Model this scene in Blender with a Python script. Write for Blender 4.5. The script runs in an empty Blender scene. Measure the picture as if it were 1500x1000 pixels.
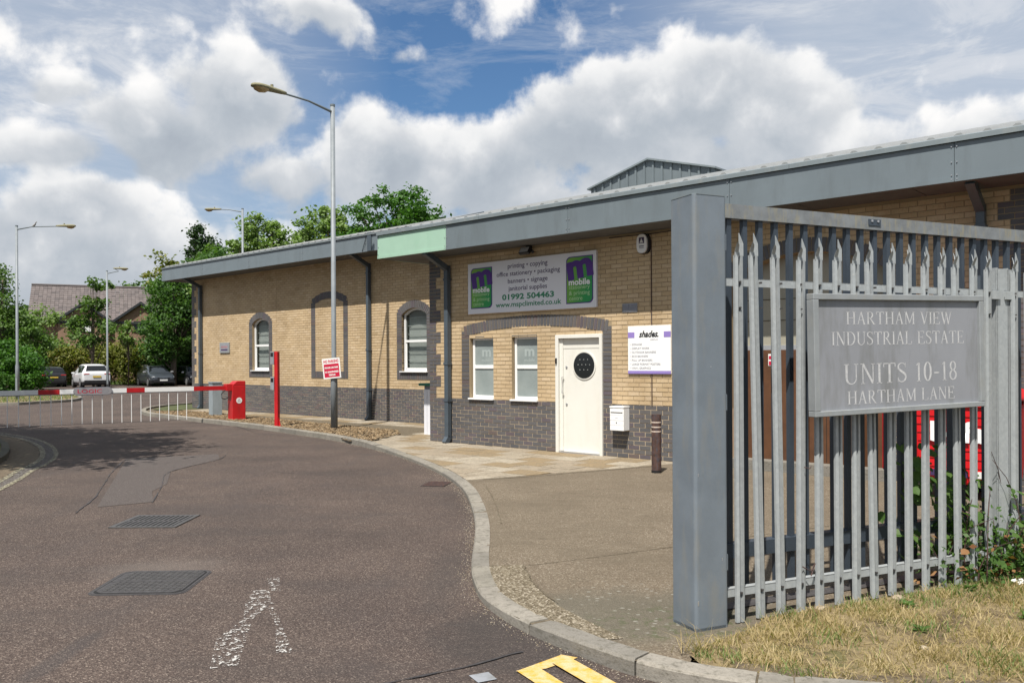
import bpy, math, random
import numpy as np
from mathutils import Vector, Matrix, Euler
R = math.radians
rng = random.Random(7)
nr = np.random.RandomState(11)
sc = bpy.context.scene
col = sc.collection

# ------------------------------------------------------------------ camera
cam = bpy.data.cameras.new('camera'); camo = bpy.data.objects.new('camera', cam); col.objects.link(camo)
cam.sensor_fit = 'HORIZONTAL'; cam.sensor_width = 36; cam.lens = 36 * 1230 / 1500
cam.shift_y = 28.5 / 1500; cam.clip_start = .05; cam.clip_end = 3000
camo.location = (0, 0, 1.715)
camo.matrix_world = Matrix.Translation((0, 0, 1.715)) @ Matrix.Rotation(R(90), 4, 'X') @ Matrix.Rotation(-.0055, 4, 'Z')
sc.camera = camo
sc.view_settings.view_transform = 'Standard'; sc.view_settings.look = 'None'
sc.view_settings.gamma = 1; sc.view_settings.use_curve_mapping = False
sc.view_settings.exposure = 0.6

# ------------------------------------------------------------------ sun
SUND = Vector((-.37, -1.011, 1.797)).normalized()
sl = bpy.data.lights.new('sun', 'SUN'); so = bpy.data.objects.new('sun', sl); col.objects.link(so)
sl.energy = 5.0; sl.angle = R(.53); sl.color = (1, .955, .88)
so.rotation_euler = SUND.to_track_quat('Z', 'Y').to_euler()
so.location = SUND * 60

# ------------------------------------------------------------------ node helper
class NT:
    def __init__(s, nt): s.t = nt; s.N = nt.nodes; s.L = nt.links
    def n(s, typ, **k):
        o = s.N.new(typ)
        for a, b in k.items(): setattr(o, a, b)
        return o
    def put(s, sock, v):
        if v is None: return
        if hasattr(v, 'is_linked') or hasattr(v, 'links'): s.L.new(v, sock)
        else:
            if hasattr(sock.default_value, '__len__') and not hasattr(v, '__len__'): v = (v,) * len(sock.default_value)
            if hasattr(sock.default_value, '__len__') and len(sock.default_value) == 4 and len(v) == 3: v = (*v, 1)
            sock.default_value = v
    def m(s, op, a, b=None, c=None, clamp=False):
        o = s.n('ShaderNodeMath', operation=op, use_clamp=clamp)
        for i, v in enumerate((a, b, c)):
            if v is not None: s.put(o.inputs[i], v)
        return o.outputs[0]
    def v(s, op, a, b=None, out=0):
        o = s.n('ShaderNodeVectorMath', operation=op)
        s.put(o.inputs[0], a)
        if b is not None: s.put(o.inputs[3 if op == 'SCALE' else 1], b)
        return o.outputs[out]
    def mix(s, f, a, b, typ='MIX'):
        o = s.n('ShaderNodeMix', data_type='RGBA', blend_type=typ)
        s.put(o.inputs[0], f); s.put(o.inputs[6], a); s.put(o.inputs[7], b)
        return o.outputs[2]
    def noise(s, vec, scale, det=4, rough=.55, dist=0, out=0):
        o = s.n('ShaderNodeTexNoise'); s.put(o.inputs['Vector'], vec); o.inputs['Scale'].default_value = scale
        o.inputs['Detail'].default_value = det; o.inputs['Roughness'].default_value = rough; o.inputs['Distortion'].default_value = dist
        return o.outputs[out]
    def vor(s, vec, scale, feature='F1', out='Distance', rand=1):
        o = s.n('ShaderNodeTexVoronoi', feature=feature); s.put(o.inputs['Vector'], vec); o.inputs['Scale'].default_value = scale
        o.inputs['Randomness'].default_value = rand
        return o.outputs[out]
    def rng(s, v, a, b, c=0, d=1, smooth=False):
        o = s.n('ShaderNodeMapRange', interpolation_type='SMOOTHSTEP' if smooth else 'LINEAR')
        s.put(o.inputs[0], v)
        for i, q in enumerate((a, b, c, d)): o.inputs[i + 1].default_value = q
        return o.outputs[0]
    def ramp(s, f, stops):
        o = s.n('ShaderNodeValToRGB'); s.put(o.inputs[0], f); e = o.color_ramp.elements
        while len(e) < len(stops): e.new(.5)
        for q, (p, c) in zip(e, stops): q.position = p; q.color = (*c, 1)
        return o.outputs[0]
    def sep(s, v):
        o = s.n('ShaderNodeSeparateXYZ'); s.put(o.inputs[0], v); return o.outputs
    def comb(s, x, y, z):
        o = s.n('ShaderNodeCombineXYZ')
        for i, q in enumerate((x, y, z)): s.put(o.inputs[i], q)
        return o.outputs[0]

# ------------------------------------------------------------------ world: Nishita sky with procedural clouds
w = bpy.data.worlds.new('World'); sc.world = w; w.use_nodes = True
w.node_tree.nodes.clear(); T = NT(w.node_tree)
out = T.n('ShaderNodeOutputWorld'); bg = T.n('ShaderNodeBackground'); T.L.new(bg.outputs[0], out.inputs[0])
sky = T.n('ShaderNodeTexSky', sky_type='NISHITA', sun_disc=False)
sky.sun_elevation = R(59); sky.sun_rotation = R(200.1); sky.air_density = 1.1; sky.dust_density = .8; sky.ozone_density = 1.3
D = T.v('NORMALIZE', T.n('ShaderNodeTexCoord').outputs['Generated'])
dx, dy, dz = T.sep(D)
az = T.m('ARCTAN2', dx, dy); el = T.m('ARCSINE', dz)
wn = T.noise(D, 5.5, 5, .55, out=1)
wv = T.sep(T.v('SUBTRACT', wn, (.5, .5, .5)))
azw = T.m('ADD', az, T.m('MULTIPLY', wv[0], .10)); elw = T.m('ADD', el, T.m('MULTIPLY', wv[1], .07))
def ang(px, py):
    a = (px - 750) / 1230; b = (528.5 - py) / 1230
    return math.atan(a), math.atan(b / math.hypot(1, a))
# cumulus masses: centre x, y, half width, half height (in 1/1230 rad), tilt
CL = [(30, 370, 140, 95, 0, 1.0), (120, 300, 105, 52, 0, 1.0), (200, 380, 210, 85, 0, .9), (300, 440, 260, 70, 0, .8),
      (350, 150, 105, 78, 0, .95), (240, 195, 130, 62, 10, .85), (420, 260, 150, 60, 0, .55),
      (560, 235, 95, 92, 0, 1.0), (680, 255, 150, 82, 0, 1.0), (810, 200, 130, 90, -25, .95), (900, 170, 160, 95, -20, 1.0),
      (1040, 130, 130, 85, -10, 1.0), (1130, 170, 130, 90, 0, .9), (1260, 230, 170, 55, 0, .62), (760, 330, 280, 60, 0, .8), (1000, 260, 260, 100, 0, .75),
      (1440, 220, 140, 60, 0, .6), (470, 20, 90, 40, 5, .6), (90, 215, 80, 32, 0, .55), (85, 120, 50, 22, 0, .4), (600, 70, 80, 28, 10, .35)]
ws = None; vs = None; mx = None
for (cx, cy, rx, ry, tl, wt) in CL:
    a0, e0 = ang(cx, cy); ct, st = math.cos(R(-tl)), math.sin(R(-tl))
    u = T.m('SUBTRACT', azw, a0); v = T.m('SUBTRACT', elw, e0)
    ur = T.m('DIVIDE', T.m('ADD', T.m('MULTIPLY', u, ct), T.m('MULTIPLY', v, st)), rx / 1230)
    vr = T.m('DIVIDE', T.m('SUBTRACT', T.m('MULTIPLY', v, ct), T.m('MULTIPLY', u, st)), ry / 1230)
    g = T.m('MULTIPLY', T.m('SUBTRACT', 1.15, T.m('SQRT', T.m('ADD', T.m('MULTIPLY', ur, ur), T.m('MULTIPLY', vr, vr)))), wt)
    gp = T.m('MAXIMUM', g, .0005)
    ws = gp if ws is None else T.m('ADD', ws, gp)
    gv = T.m('MULTIPLY', gp, vr); vs = gv if vs is None else T.m('ADD', vs, gv)
    mx = g if mx is None else T.m('SMOOTH_MAX', mx, g, .12)
V = T.m('DIVIDE', vs, ws)
f1 = T.noise(D, 7, 9, .60, .15); f2 = T.noise(T.v('ADD', D, (3.1, 1.7, .4)), 16, 8, .62, .2); f3 = T.noise(T.v('ADD', D, (9.1, 3.3, 5)), 3, 8, .6, .2)
bil = T.vor(T.v('ADD', D, T.v('SCALE', T.v('SUBTRACT', T.noise(D, 18, 3, .6, out=1), (.5, .5, .5)), .06)), 22, 'SMOOTH_F1')
# elsewhere in the sky, out of view, broken cumulus thinned to weaken the fill light
back = T.rng(dy, .25, -.1, 0, 1)
gen = T.m('MULTIPLY', T.m('SUBTRACT', f3, .53), 3.4)
mxa = T.m('MAXIMUM', mx, T.m('MULTIPLY', gen, back))
dens = T.m('ADD', T.m('ADD', mxa, T.m('MULTIPLY', T.m('SUBTRACT', f1, .52), 1.7)), T.m('MULTIPLY', T.m('SUBTRACT', .33, bil), .55))
dens = T.m('ADD', dens, T.m('MULTIPLY', T.m('SUBTRACT', f2, .5), .45))
cov = T.rng(dens, -.04, .30, 0, 1, True)
lit = T.m('ADD', T.m('ADD', T.m('MULTIPLY', V, .55), T.m('MULTIPLY', T.m('SUBTRACT', f1, .5), 1.3)), T.m('MULTIPLY', T.m('SUBTRACT', .33, bil), .8))
lit = T.m('ADD', lit, T.m('MULTIPLY', T.m('SUBTRACT', f2, .5), 1.1))
lit = T.m('ADD', lit, T.m('MULTIPLY', T.rng(dens, .1, .75, .32, -.1), 1.0))
cc = T.ramp(T.rng(lit, -.62, .72), [(0, (4.0, 4.5, 5.2)), (.3, (5.2, 5.7, 6.3)), (.55, (6.9, 7.2, 7.6)), (.75, (9.1, 9.2, 9.3)), (1, (10.6, 10.5, 10.4))])
for e in w.node_tree.nodes:
    pass
# high thin veil
vn = T.noise(T.v('MULTIPLY', D, (2.2, 2.2, 8)), 2.4, 9, .66, .6)
right = T.rng(az, .06, .34, 0, .85); left = T.rng(az, -.14, -.40, 0, .72)
veil = T.m('ADD', T.rng(vn, .50, .80, 0, .6), T.m('ADD', right, left), clamp=True)
veil = T.m('MULTIPLY', veil, .9)
blue = T.mix(1.0, sky.outputs[0], (.66, .90, 1.12), 'MULTIPLY')
s1 = T.mix(veil, blue, T.mix(T.rng(vn, .35, .65), (5.6, 6.3, 7.2), (7.6, 7.9, 8.4)))
hz = T.rng(el, .0, .12, .35, 0)
s2 = T.mix(cov, s1, cc); s3 = T.mix(hz, s2, (6.3, 6.7, 7.2))
T.L.new(s3, bg.inputs[0]); bg.inputs[1].default_value = .062

# ------------------------------------------------------------------ materials
MAT = {}
def mat(name, rough=.7, metal=0, spec=.4):
    m = bpy.data.materials.new(name); m.use_nodes = True; MAT[name] = m
    t = NT(m.node_tree); b = m.node_tree.nodes['Principled BSDF']
    b.inputs['Roughness'].default_value = rough; b.inputs['Metallic'].default_value = metal
    b.inputs['Specular IOR Level'].default_value = spec
    t.b = b; t.oc = t.n('ShaderNodeTexCoord').outputs['Object']
    t.pos = t.n('ShaderNodeNewGeometry').outputs['Position']
    t.mat = m
    return m, t
def bump(t, h, strength=.3, dist=.01):
    b = t.n('ShaderNodeBump'); b.inputs['Strength'].default_value = strength; b.inputs['Distance'].default_value = dist
    t.put(b.inputs['Height'], h); t.L.new(b.outputs[0], t.b.inputs['Normal'])
def simple(name, c, rough=.6, metal=0, var=.15, scale=6, bs=0, spec=.4, dirt=None, dirtamt=.5):
    m, t = mat(name, rough, metal, spec)
    n = t.noise(t.pos, scale, 6, .6)
    lo = tuple(x * (1 - var) for x in c); hi = tuple(min(1, x * (1 + var)) for x in c)
    k = t.mix(t.rng(n, .3, .7), lo, hi)
    if dirt:
        nn = t.noise(t.v('MULTIPLY', t.pos, (1, 1, .22)), scale * 2.3, 7, .65)
        k = t.mix(t.m('MULTIPLY', t.rng(nn, .5, .72), dirtamt), k, dirt)
    t.put(t.b.inputs['Base Color'], k)
    if bs: bump(t, t.noise(t.pos, scale * 12, 4), bs, .004)
    return m
# bricks
def brickmat(name, stops, mott, bs=.5):
    m, t = mat(name, .85, 0, .25)
    isl = t.n('ShaderNodeNewGeometry').outputs['Random Per Island']; ob = t.n('ShaderNodeObjectInfo').outputs['Random']
    r = t.m('FRACT', t.m('ADD', t.m('MULTIPLY', isl, 7.13), t.m('MULTIPLY', ob, 13.7)))
    c = t.ramp(r, stops)
    n = t.noise(t.pos, 38, 5, .7); n2 = t.noise(t.pos, 1.1, 5, .6); n3 = t.noise(t.v('MULTIPLY', t.pos, (1, 1, 4)), 14, 4, .7)
    c = t.mix(t.rng(n, .5, .72, 0, .55), c, mott)
    c = t.mix(1, c, t.mix(t.rng(n2, .32, .7), (.84, .83, .81), (1.08, 1.08, 1.06)), 'MULTIPLY')
    c = t.mix(t.rng(n3, .62, .78, 0, .35), c, tuple(min(1, q * 1.5) for q in mott))
    n5 = t.noise(t.v('MULTIPLY', t.pos, (3, 3, .35)), 1.6, 6, .65); c = t.mix(t.rng(n5, .54, .72, 0, .22), c, tuple(q * .8 for q in mott))
    t.put(t.b.inputs['Base Color'], c); bump(t, n, bs, .004)
    return m
brickmat('buff_brick', [(0, (.49, .365, .222)), (.3, (.565, .435, .28)), (.6, (.525, .395, .245)), (.85, (.59, .46, .31)), (1, (.44, .325, .195))], (.44, .30, .15))
brickmat('dark_brick', [(0, (.105, .105, .115)), (.4, (.125, .12, .125)), (.75, (.14, .13, .13)), (.92, (.12, .10, .12)), (1, (.16, .125, .115))], (.15, .145, .14), .35)
MAT['dark_brick'].node_tree.nodes['Principled BSDF'].inputs['Roughness'].default_value = .55
m, t = mat('mortar', .95, 0, .2)
zz_ = t.sep(t.pos)[2]; nz = t.noise(t.pos, 2.2, 6, .65)
c = t.mix(t.m('GREATER_THAN', zz_, .965), (.60, .48, .33), (.36, .275, .17)); c = t.mix(t.rng(nz, .45, .7, 0, .5), c, (.34, .28, .20))
t.put(t.b.inputs['Base Color'], c); bump(t, t.noise(t.pos, 120, 3), .3, .003)
simple('side_brick', (.5, .38, .23), .9, var=.2, scale=9)
# asphalt
m, t = mat('asphalt', .85, 0, .3)
cv = t.vor(t.pos, 125, out='Color'); cs = t.sep(cv)
n1 = t.noise(t.pos, .55, 6, .6); n2 = t.noise(t.v('MULTIPLY', t.pos, (1, .35, 1)), 1.6, 5, .65); n3 = t.noise(t.pos, 60, 3, .6)
c = t.ramp(cs[0], [(0, (.035, .028, .026)), (.35, (.075, .058, .052)), (.7, (.12, .097, .085)), (.9, (.175, .148, .13)), (1, (.36, .32, .28))])
c = t.mix(.25, c, (.098, .079, .07))
c = t.mix(1, c, t.mix(t.rng(n1, .3, .7), (.70, .65, .635), (1.16, 1.06, .99)), 'MULTIPLY')
n6 = t.noise(t.v('MULTIPLY', t.pos, (.5, 1.6, 1)), .9, 7, .7); c = t.mix(t.rng(n6, .5, .66, 0, .38), c, (.062, .052, .048))
n7 = t.noise(t.pos, 3.4, 7, .75); c = t.mix(t.rng(n7, .60, .70, 0, .45), c, (.05, .042, .04))
c = t.mix(t.rng(n2, .52, .74, 0, .5), c, (.07, .058, .055))
px, py, pz = t.sep(t.pos)
def blob(t, x, y, rx, ry, amp=.5, soft=.5):
    px, py, pz = t.sep(t.pos)
    u = t.m('DIVIDE', t.m('SUBTRACT', px, x), rx); v = t.m('DIVIDE', t.m('SUBTRACT', py, y), ry)
    r = t.m('SQRT', t.m('ADD', t.m('MULTIPLY', u, u), t.m('MULTIPLY', v, v)))
    r = t.m('ADD', r, t.m('MULTIPLY', t.m('SUBTRACT', t.noise(t.pos, 3.5, 6, .65), .5), .9))
    return t.m('MULTIPLY', t.rng(r, 1, 1 - soft, 0, 1, True), amp)
c = t.mix(blob(t, .05, 5.2, .75, .9, .55, .6), c, (.045, .04, .038))
c = t.mix(blob(t, -2.9, 7.0, .75, .55, .35, .8), c, (.20, .17, .15))
c = t.mix(blob(t, -2.65, 4.9, .10, .6, .4, .6), c, (.06, .055, .055))
c = t.mix(blob(t, -3.6, 9.9, 1.6, .5, .3, .8), c, (.07, .06, .058))
c = t.mix(blob(t, -.55, 6.6, .25, 1.4, .4, .8), c, (.06, .052, .048))
t.put(t.b.inputs['Base Color'], c); bump(t, t.m('ADD', t.vor(t.pos, 105), t.m('MULTIPLY', n3, .4)), .8, .009)
m, t = mat('new_asphalt', .8, 0, .35)
cs = t.sep(t.vor(t.pos, 150, out='Color'))
c = t.ramp(cs[0], [(0, (.042, .035, .032)), (.5, (.078, .063, .057)), (.9, (.125, .103, .093)), (1, (.28, .25, .23))])
c = t.mix(.3, c, (.088, .072, .065))
t.put(t.b.inputs['Base Color'], c); bump(t, t.vor(t.pos, 150), .4, .004)
simple('tar', (.05, .045, .045), .6, var=.3, scale=30)
# concrete apron
m, t = mat('concrete', .9, 0, .25)
cs = t.sep(t.vor(t.pos, 95, out='Color'))
c = t.ramp(cs[1], [(0, (.085, .062, .042)), (.35, (.15, .117, .082)), (.75, (.21, .17, .122)), (.93, (.30, .252, .19)), (1, (.46, .41, .33))])
c = t.mix(.3, c, (.19, .152, .108))
n1 = t.noise(t.pos, .8, 7, .65); n2 = t.noise(t.v('MULTIPLY', t.pos, (1, 3, 1)), 9, 6, .7)
c = t.mix(t.rng(n1, .4, .66, 0, .75), c, (.135, .108, .076))
nb = t.noise(t.v('MULTIPLY', t.pos, (.6, 14, 1)), 3, 5, .6); c = t.mix(t.rng(nb, .48, .7, 0, .35), c, (.27, .225, .165))
nc_ = t.noise(t.pos, 6, 8, .75); c = t.mix(t.rng(nc_, .56, .68, 0, .5), c, (.10, .082, .058))
c = t.mix(t.rng(n2, .55, .78, 0, .4), c, (.25, .215, .16))
c = t.mix(blob(t, .75, 5.5, 1.4, .75, .7, .6), c, (.125, .115, .088))
c = t.mix(t.m('MULTIPLY', blob(t, .95, 5.65, 1.2, .8, 1, .5), t.rng(t.vor(t.v('MULTIPLY', t.pos, (1, 1.6, 1)), 11), .20, .14, 0, .55)), c, (.42, .41, .36))
c = t.mix(t.m('MULTIPLY', blob(t, 1.1, 5.3, .9, .5, 1, .6), t.rng(t.noise(t.pos, 14, 5, .7), .5, .62, 0, .7)), c, (.07, .09, .035))
t.put(t.b.inputs['Base Color'], c); bump(t, t.m('ADD', t.vor(t.pos, 95), t.noise(t.pos, 20, 5, .7)), .8, .008)
m, t = mat('rough_aggregate', .95, 0, .2)
cs = t.sep(t.vor(t.pos, 75, out='Color'))
c = t.ramp(cs[1], [(0, (.10, .08, .05)), (.4, (.19, .155, .105)), (.75, (.26, .22, .155)), (1, (.48, .42, .33))])
t.put(t.b.inputs['Base Color'], c); bump(t, t.vor(t.pos, 75), 1, .012)
# slabs and kerbs
def stone(name, stops, bs=.3, sp=60):
    m, t = mat(name, .9, 0, .25)
    isl = t.n('ShaderNodeNewGeometry').outputs['Random Per Island']; ob = t.n('ShaderNodeObjectInfo').outputs['Random']
    c = t.ramp(t.m('FRACT', t.m('ADD', isl, t.m('MULTIPLY', ob, 9.7))), stops)
    n = t.noise(t.pos, sp, 4, .7); n2 = t.noise(t.pos, 3.5, 7, .65)
    c = t.mix(1, c, t.mix(t.rng(n, .3, .7), (.86, .85, .84), (1.12, 1.12, 1.12)), 'MULTIPLY')
    c = t.mix(t.rng(n2, .45, .72, 0, .6), c, tuple(q * .58 for q in stops[0][1]))
    n4 = t.noise(t.v('MULTIPLY', t.pos, (1, 1, 2.5)), 19, 7, .75)
    c = t.mix(t.rng(n4, .50, .64, 0, .7), c, tuple(q * f_ for q, f_ in zip(stops[0][1], (.40, .40, .36))))
    t.put(t.b.inputs['Base Color'], c); bump(t, n, bs, .004)
    return m
stone('slab', [(0, (.35, .30, .23)), (.2, (.40, .35, .275)), (.42, (.33, .275, .205)), (.6, (.375, .32, .245)), (.7, (.28, .21, .125)), (1, (.26, .205, .14))])
for e in [n for n in MAT['slab'].node_tree.nodes if n.type == 'VALTORGB']: e.color_ramp.interpolation = 'CONSTANT'
stone('kerb_concrete', [(0, (.27, .25, .21)), (.5, (.31, .285, .245)), (1, (.22, .205, .18))], .8, 70)
stone('kerb_shaded', [(0, (.10, .095, .075)), (.5, (.13, .12, .09)), (1, (.08, .08, .06))], .8, 70)  # darker copy of the kerb stone, left kerb's shade put into the colour
stone('pebble', [(0, (.35, .28, .2)), (.5, (.45, .38, .28)), (1, (.6, .55, .47))])
simple('soil', (.13, .10, .065), .95, var=.4, scale=14, bs=.6)
m, t = mat('dry_ground', .95, 0, .2)
n = t.noise(t.pos, 5, 8, .68); n2 = t.noise(t.pos, 30, 5, .7)
c = t.mix(t.rng(n2, .3, .7), (.15, .11, .06), (.33, .26, .145)); c = t.mix(t.rng(n, .48, .62, 0, .9), c, (.085, .062, .04)); c = t.mix(t.rng(t.noise(t.pos, 3.1, 6, .6), .58, .68, 0, .6), c, (.08, .10, .03))
t.put(t.b.inputs['Base Color'], c); bump(t, n2, .8, .02)
simple('grass_ground', (.075, .085, .03), .95, var=.35, scale=4, bs=.5)
stone('bark_chip', [(0, (.18, .115, .06)), (.4, (.32, .23, .13)), (.7, (.42, .32, .2)), (1, (.12, .08, .045))])
simple('joint', (.13, .105, .07), .95, var=.4, scale=30)
# metals and paints
simple('fascia', (.165, .198, .218), .38, 0, .07, 1.5, spec=.5, dirt=(.125, .145, .155), dirtamt=.6)
simple('fascia_edge', (.20, .235, .25), .4, 0, .08, 3, spec=.5, dirt=(.33, .33, .30), dirtamt=.4)
simple('roof_sheet', (.25, .26, .26), .5, 0, .12, 3, dirt=(.3, .28, .25))
simple('cladding', (.17, .20, .215), .45, .1, .08, 2)
simple('mint_panel', (.37, .56, .44), .45, 0, .05, 2, dirt=(.30, .50, .37), dirtamt=.4)
simple('soffit', (.13, .13, .13), .8, 0, .15, 3)
simple('pipe_blue', (.075, .095, .115), .4, 0, .12, 4)
simple('post_paint', (.175, .205, .235), .42, 0, .12, 4, bs=.15, dirt=(.25, .24, .21), dirtamt=.6)
simple('lamp_steel', (.225, .25, .27), .5, 0, .12, 5, dirt=(.30, .32, .32), dirtamt=.4)
simple('gate_paint', (.05, .065, .085), .42, 0, .12, 6)  # darker than the post's paint, cast shadow on the bars put into the colour
simple('rail_lichen', (.20, .215, .225), .7, 0, .2, 12, bs=.3, dirt=(.30, .27, .18), dirtamt=.9)
m, t = mat('galvanised', .5, .1, .5)
v = t.sep(t.vor(t.pos, 45, out='Color')); n = t.noise(t.v('MULTIPLY', t.pos, (1, 1, .3)), 14, 6, .65)
c = t.mix(v[0], (.37, .395, .405), (.43, .455, .46)); c = t.mix(t.rng(n, .5, .75, 0, .45), c, (.28, .295, .295))
c = t.mix(t.rng(t.noise(t.pos, 40, 4), .66, .74, 0, .7), c, (.5, .5, .47))
t.put(t.b.inputs['Base Color'], c)
simple('sign_grey', (.29, .30, .325), .55, 0, .07, 3, dirt=(.19, .195, .19), dirtamt=.8)
simple('sign_frame', (.34, .36, .37), .45, .2, .1, 8, dirt=(.42, .40, .33), dirtamt=.35)
m, t = mat('worn_lettering', .7); n = t.noise(t.pos, 45, 5, .7)
t.put(t.b.inputs['Base Color'], t.mix(t.rng(n, .42, .68, 0, .75), (.60, .60, .60), (.36, .37, .39)))
simple('cream_paint', (.69, .675, .62), .5, 0, .03, 2, dirt=(.60, .56, .48), dirtamt=.4)
simple('white_paint', (.8, .8, .79), .4, 0, .03, 3)
simple('white_upvc', (.78, .78, .77), .3, 0, .03, 3)
simple('board_white', (.70, .70, .74), .35, 0, .02, 2)
simple('text_purple', (.055, .03, .10), .5, var=.05); simple('purple', (.09, .03, .24), .4, var=.05)
simple('text_green', (.04, .25, .13), .5, var=.05); simple('black_plastic', (.018, .018, .02), .4, var=.2)
simple('text_grey', (.25, .25, .30), .5, var=.05); simple('lilac', (.30, .22, .56), .5, var=.05)
simple('text_white', (.8, .8, .8), .5, var=.03); simple('text_lime', (.50, .72, .40), .5, var=.03)
m, t = mat('logo_green', .4); zz = t.n('ShaderNodeTexCoord').outputs['Generated']; gx, gy, gz = t.sep(zz)
t.put(t.b.inputs['Base Color'], t.mix(t.rng(t.m('SUBTRACT', gx, t.m('MULTIPLY', gz, .4)), -.3, .7), (.22, .45, .06), (.03, .33, .09)))
simple('red_paint', (.52, .014, .018), .4, var=.12, scale=5, dirt=(.30, .02, .02), dirtamt=.5); simple('red_dark', (.42, .02, .025), .5, var=.1)
simple('bin_red', (.68, .01, .015), .35, var=.06, scale=5)
simple('sign_red', (.55, .01, .05), .5, var=.05)
simple('rust', (.085, .045, .035), .8, 0, .5, 18, bs=.4, dirt=(.05, .07, .10), dirtamt=.9)
simple('band_white', (.6, .5, .42), .6, 0, .3, 60)
simple('brown_door', (.115, .05, .022), .5, 0, .2, 5, dirt=(.07, .035, .02))
simple('beige_panel', (.36, .34, .27), .5, 0, .05, 2)
simple('cabinet_grey', (.30, .345, .37), .5, 0, .08, 4, dirt=(.25, .29, .31))
simple('logic_grey', (.33, .32, .33), .5, var=.05)
simple('green_cap', (.02, .16, .09), .4, var=.1); simple('cast_iron', (.075, .07, .07), .6, .2, .3, 25, bs=.3)
simple('worn_iron', (.09, .086, .083), .5, .2, .3, 25, dirt=(.08, .075, .07), dirtamt=.7)
simple('grating_gap', (.012, .012, .012), .9, var=.2)
simple('lamp_cover', (.26, .24, .15), .8, 0, .3, 20, bs=.3, dirt=(.16, .16, .05), dirtamt=.9)
simple('lamp_bowl', (.42, .30, .14), .35, 0, .15, 8)
simple('rubber', (.02, .02, .02), .8, var=.2); simple('alloy', (.55, .55, .56), .3, .6, .05)
m, t = mat('glass_dark', .1, 0, .45); t.put(t.b.inputs['Base Color'], (.012, .014, .016))
m, t = mat('glass_frost', .25, 0, .6); t.put(t.b.inputs['Base Color'], t.mix(t.rng(t.noise(t.pos, 3, 3), .3, .7), (.25, .29, .285), (.32, .36, .35)))
m, t = mat('frost_print', .4, 0, .4); t.put(t.b.inputs['Base Color'], (.38, .43, .42))
m, t = mat('window_glass', .05, 0, .7); t.put(t.b.inputs['Base Color'], (.05, .07, .07))
tb = t.n('ShaderNodeBsdfTransparent'); tb.inputs[0].default_value = (.88, .90, .89, 1); mx_ = t.n('ShaderNodeMixShader'); mx_.inputs[0].default_value = .82
t.L.new(t.b.outputs[0], mx_.inputs[1]); t.L.new(tb.outputs[0], mx_.inputs[2]); t.L.new(mx_.outputs[0], m.node_tree.nodes['Material Output'].inputs[0])
simple('blind', (.74, .75, .73), .8, var=.08, scale=10); simple('interior', (.05, .05, .05), .9)
def carpaint(n, c):
    m, t = mat(n, .3, .1, .5); t.put(t.b.inputs['Base Color'], c); t.b.inputs['Coat Weight'].default_value = .7; t.b.inputs['Coat Roughness'].default_value = .06
carpaint('car_white', (.75, .76, .78)); carpaint('car_grey', (.055, .065, .08)); carpaint('car_black', (.012, .013, .018))
simple('plate_yellow', (.6, .42, .06), .5); simple('plate_white', (.7, .7, .68), .5); simple('tail_red', (.45, .02, .02), .25); simple('headlight', (.6, .62, .65), .15, .3)
m, t = mat('yellow_line', .8)
c = t.mix(t.rng(t.noise(t.pos, 12, 6, .7), .38, .6), (.62, .36, .03), (.58, .47, .26)); t.put(t.b.inputs['Base Color'], c); bump(t, t.vor(t.pos, 120), .4, .005)
def worn(name, c, th):
    m, t = mat(name, .8)
    n = t.m('ADD', t.noise(t.v('MULTIPLY', t.pos, (1, 1, 1)), 22, 6, .75), t.m('MULTIPLY', t.vor(t.pos, 70), .25))
    t.put(t.b.inputs['Base Color'], c); t.put(t.b.inputs['Alpha'], t.rng(n, th, th + .05))
worn('worn_white', (.55, .53, .50), .685); worn('faded_yellow', (.33, .30, .21), .60); worn('cement_wash', (.17, .155, .14), .60)
# house
m, t = mat('house_brick', .9)
c = t.mix(t.rng(t.noise(t.pos, 3, 6, .7), .3, .7), (.24, .15, .10), (.32, .205, .14)); t.put(t.b.inputs['Base Color'], c)
stone('roof_tile', [(0, (.175, .15, .145)), (.5, (.215, .185, .18)), (1, (.13, .115, .115))])
simple('bargeboard', (.025, .03, .035), .6)
# foliage
def leafmat(name, a, b, c2=None, tr=.35):
    m, t = mat(name, .55, 0, .3)
    isl = t.n('ShaderNodeNewGeometry').outputs['Random Per Island']; n = t.noise(t.pos, .9, 4, .6)
    f = t.m('ADD', t.m('MULTIPLY', isl, .6), t.m('MULTIPLY', t.rng(n, .3, .7), .45), clamp=True)
    st = [(0, a), (.75, b)] + ([(1, c2)] if c2 else [])
    c = t.ramp(f, st); t.put(t.b.inputs['Base Color'], c)
    tl = t.n('ShaderNodeBsdfTranslucent'); t.put(tl.inputs[0], t.mix(1, c, (1.25, 1.5, .6), 'MULTIPLY'))
    mx = t.n('ShaderNodeMixShader'); mx.inputs[0].default_value = tr
    o = m.node_tree.nodes['Material Output']
    t.L.new(t.b.outputs[0], mx.inputs[1]); t.L.new(tl.outputs[0], mx.inputs[2]); t.L.new(mx.outputs[0], o.inputs[0])
leafmat('leaf_mid', (.045, .09, .022), (.105, .18, .042), (.16, .24, .06))
leafmat('leaf_light', (.11, .17, .045), (.21, .30, .10), (.29, .36, .14))
leafmat('leaf_bright', (.035, .095, .015), (.075, .175, .03), (.12, .23, .04))
leafmat('leaf_dark', (.014, .035, .012), (.035, .07, .02), (.06, .10, .03), .2)
leafmat('leaf_deep', (.035, .085, .024), (.085, .165, .04), (.15, .24, .055), .4)
leafmat('leaf_olive', (.09, .11, .025), (.21, .22, .055), (.36, .25, .06))
leafmat('leaf_bramble', (.04, .09, .02), (.09, .17, .04), (.16, .24, .06), .4)
leafmat('leaf_dead', (.16, .06, .025), (.30, .16, .07), (.42, .28, .12), .3)
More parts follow.
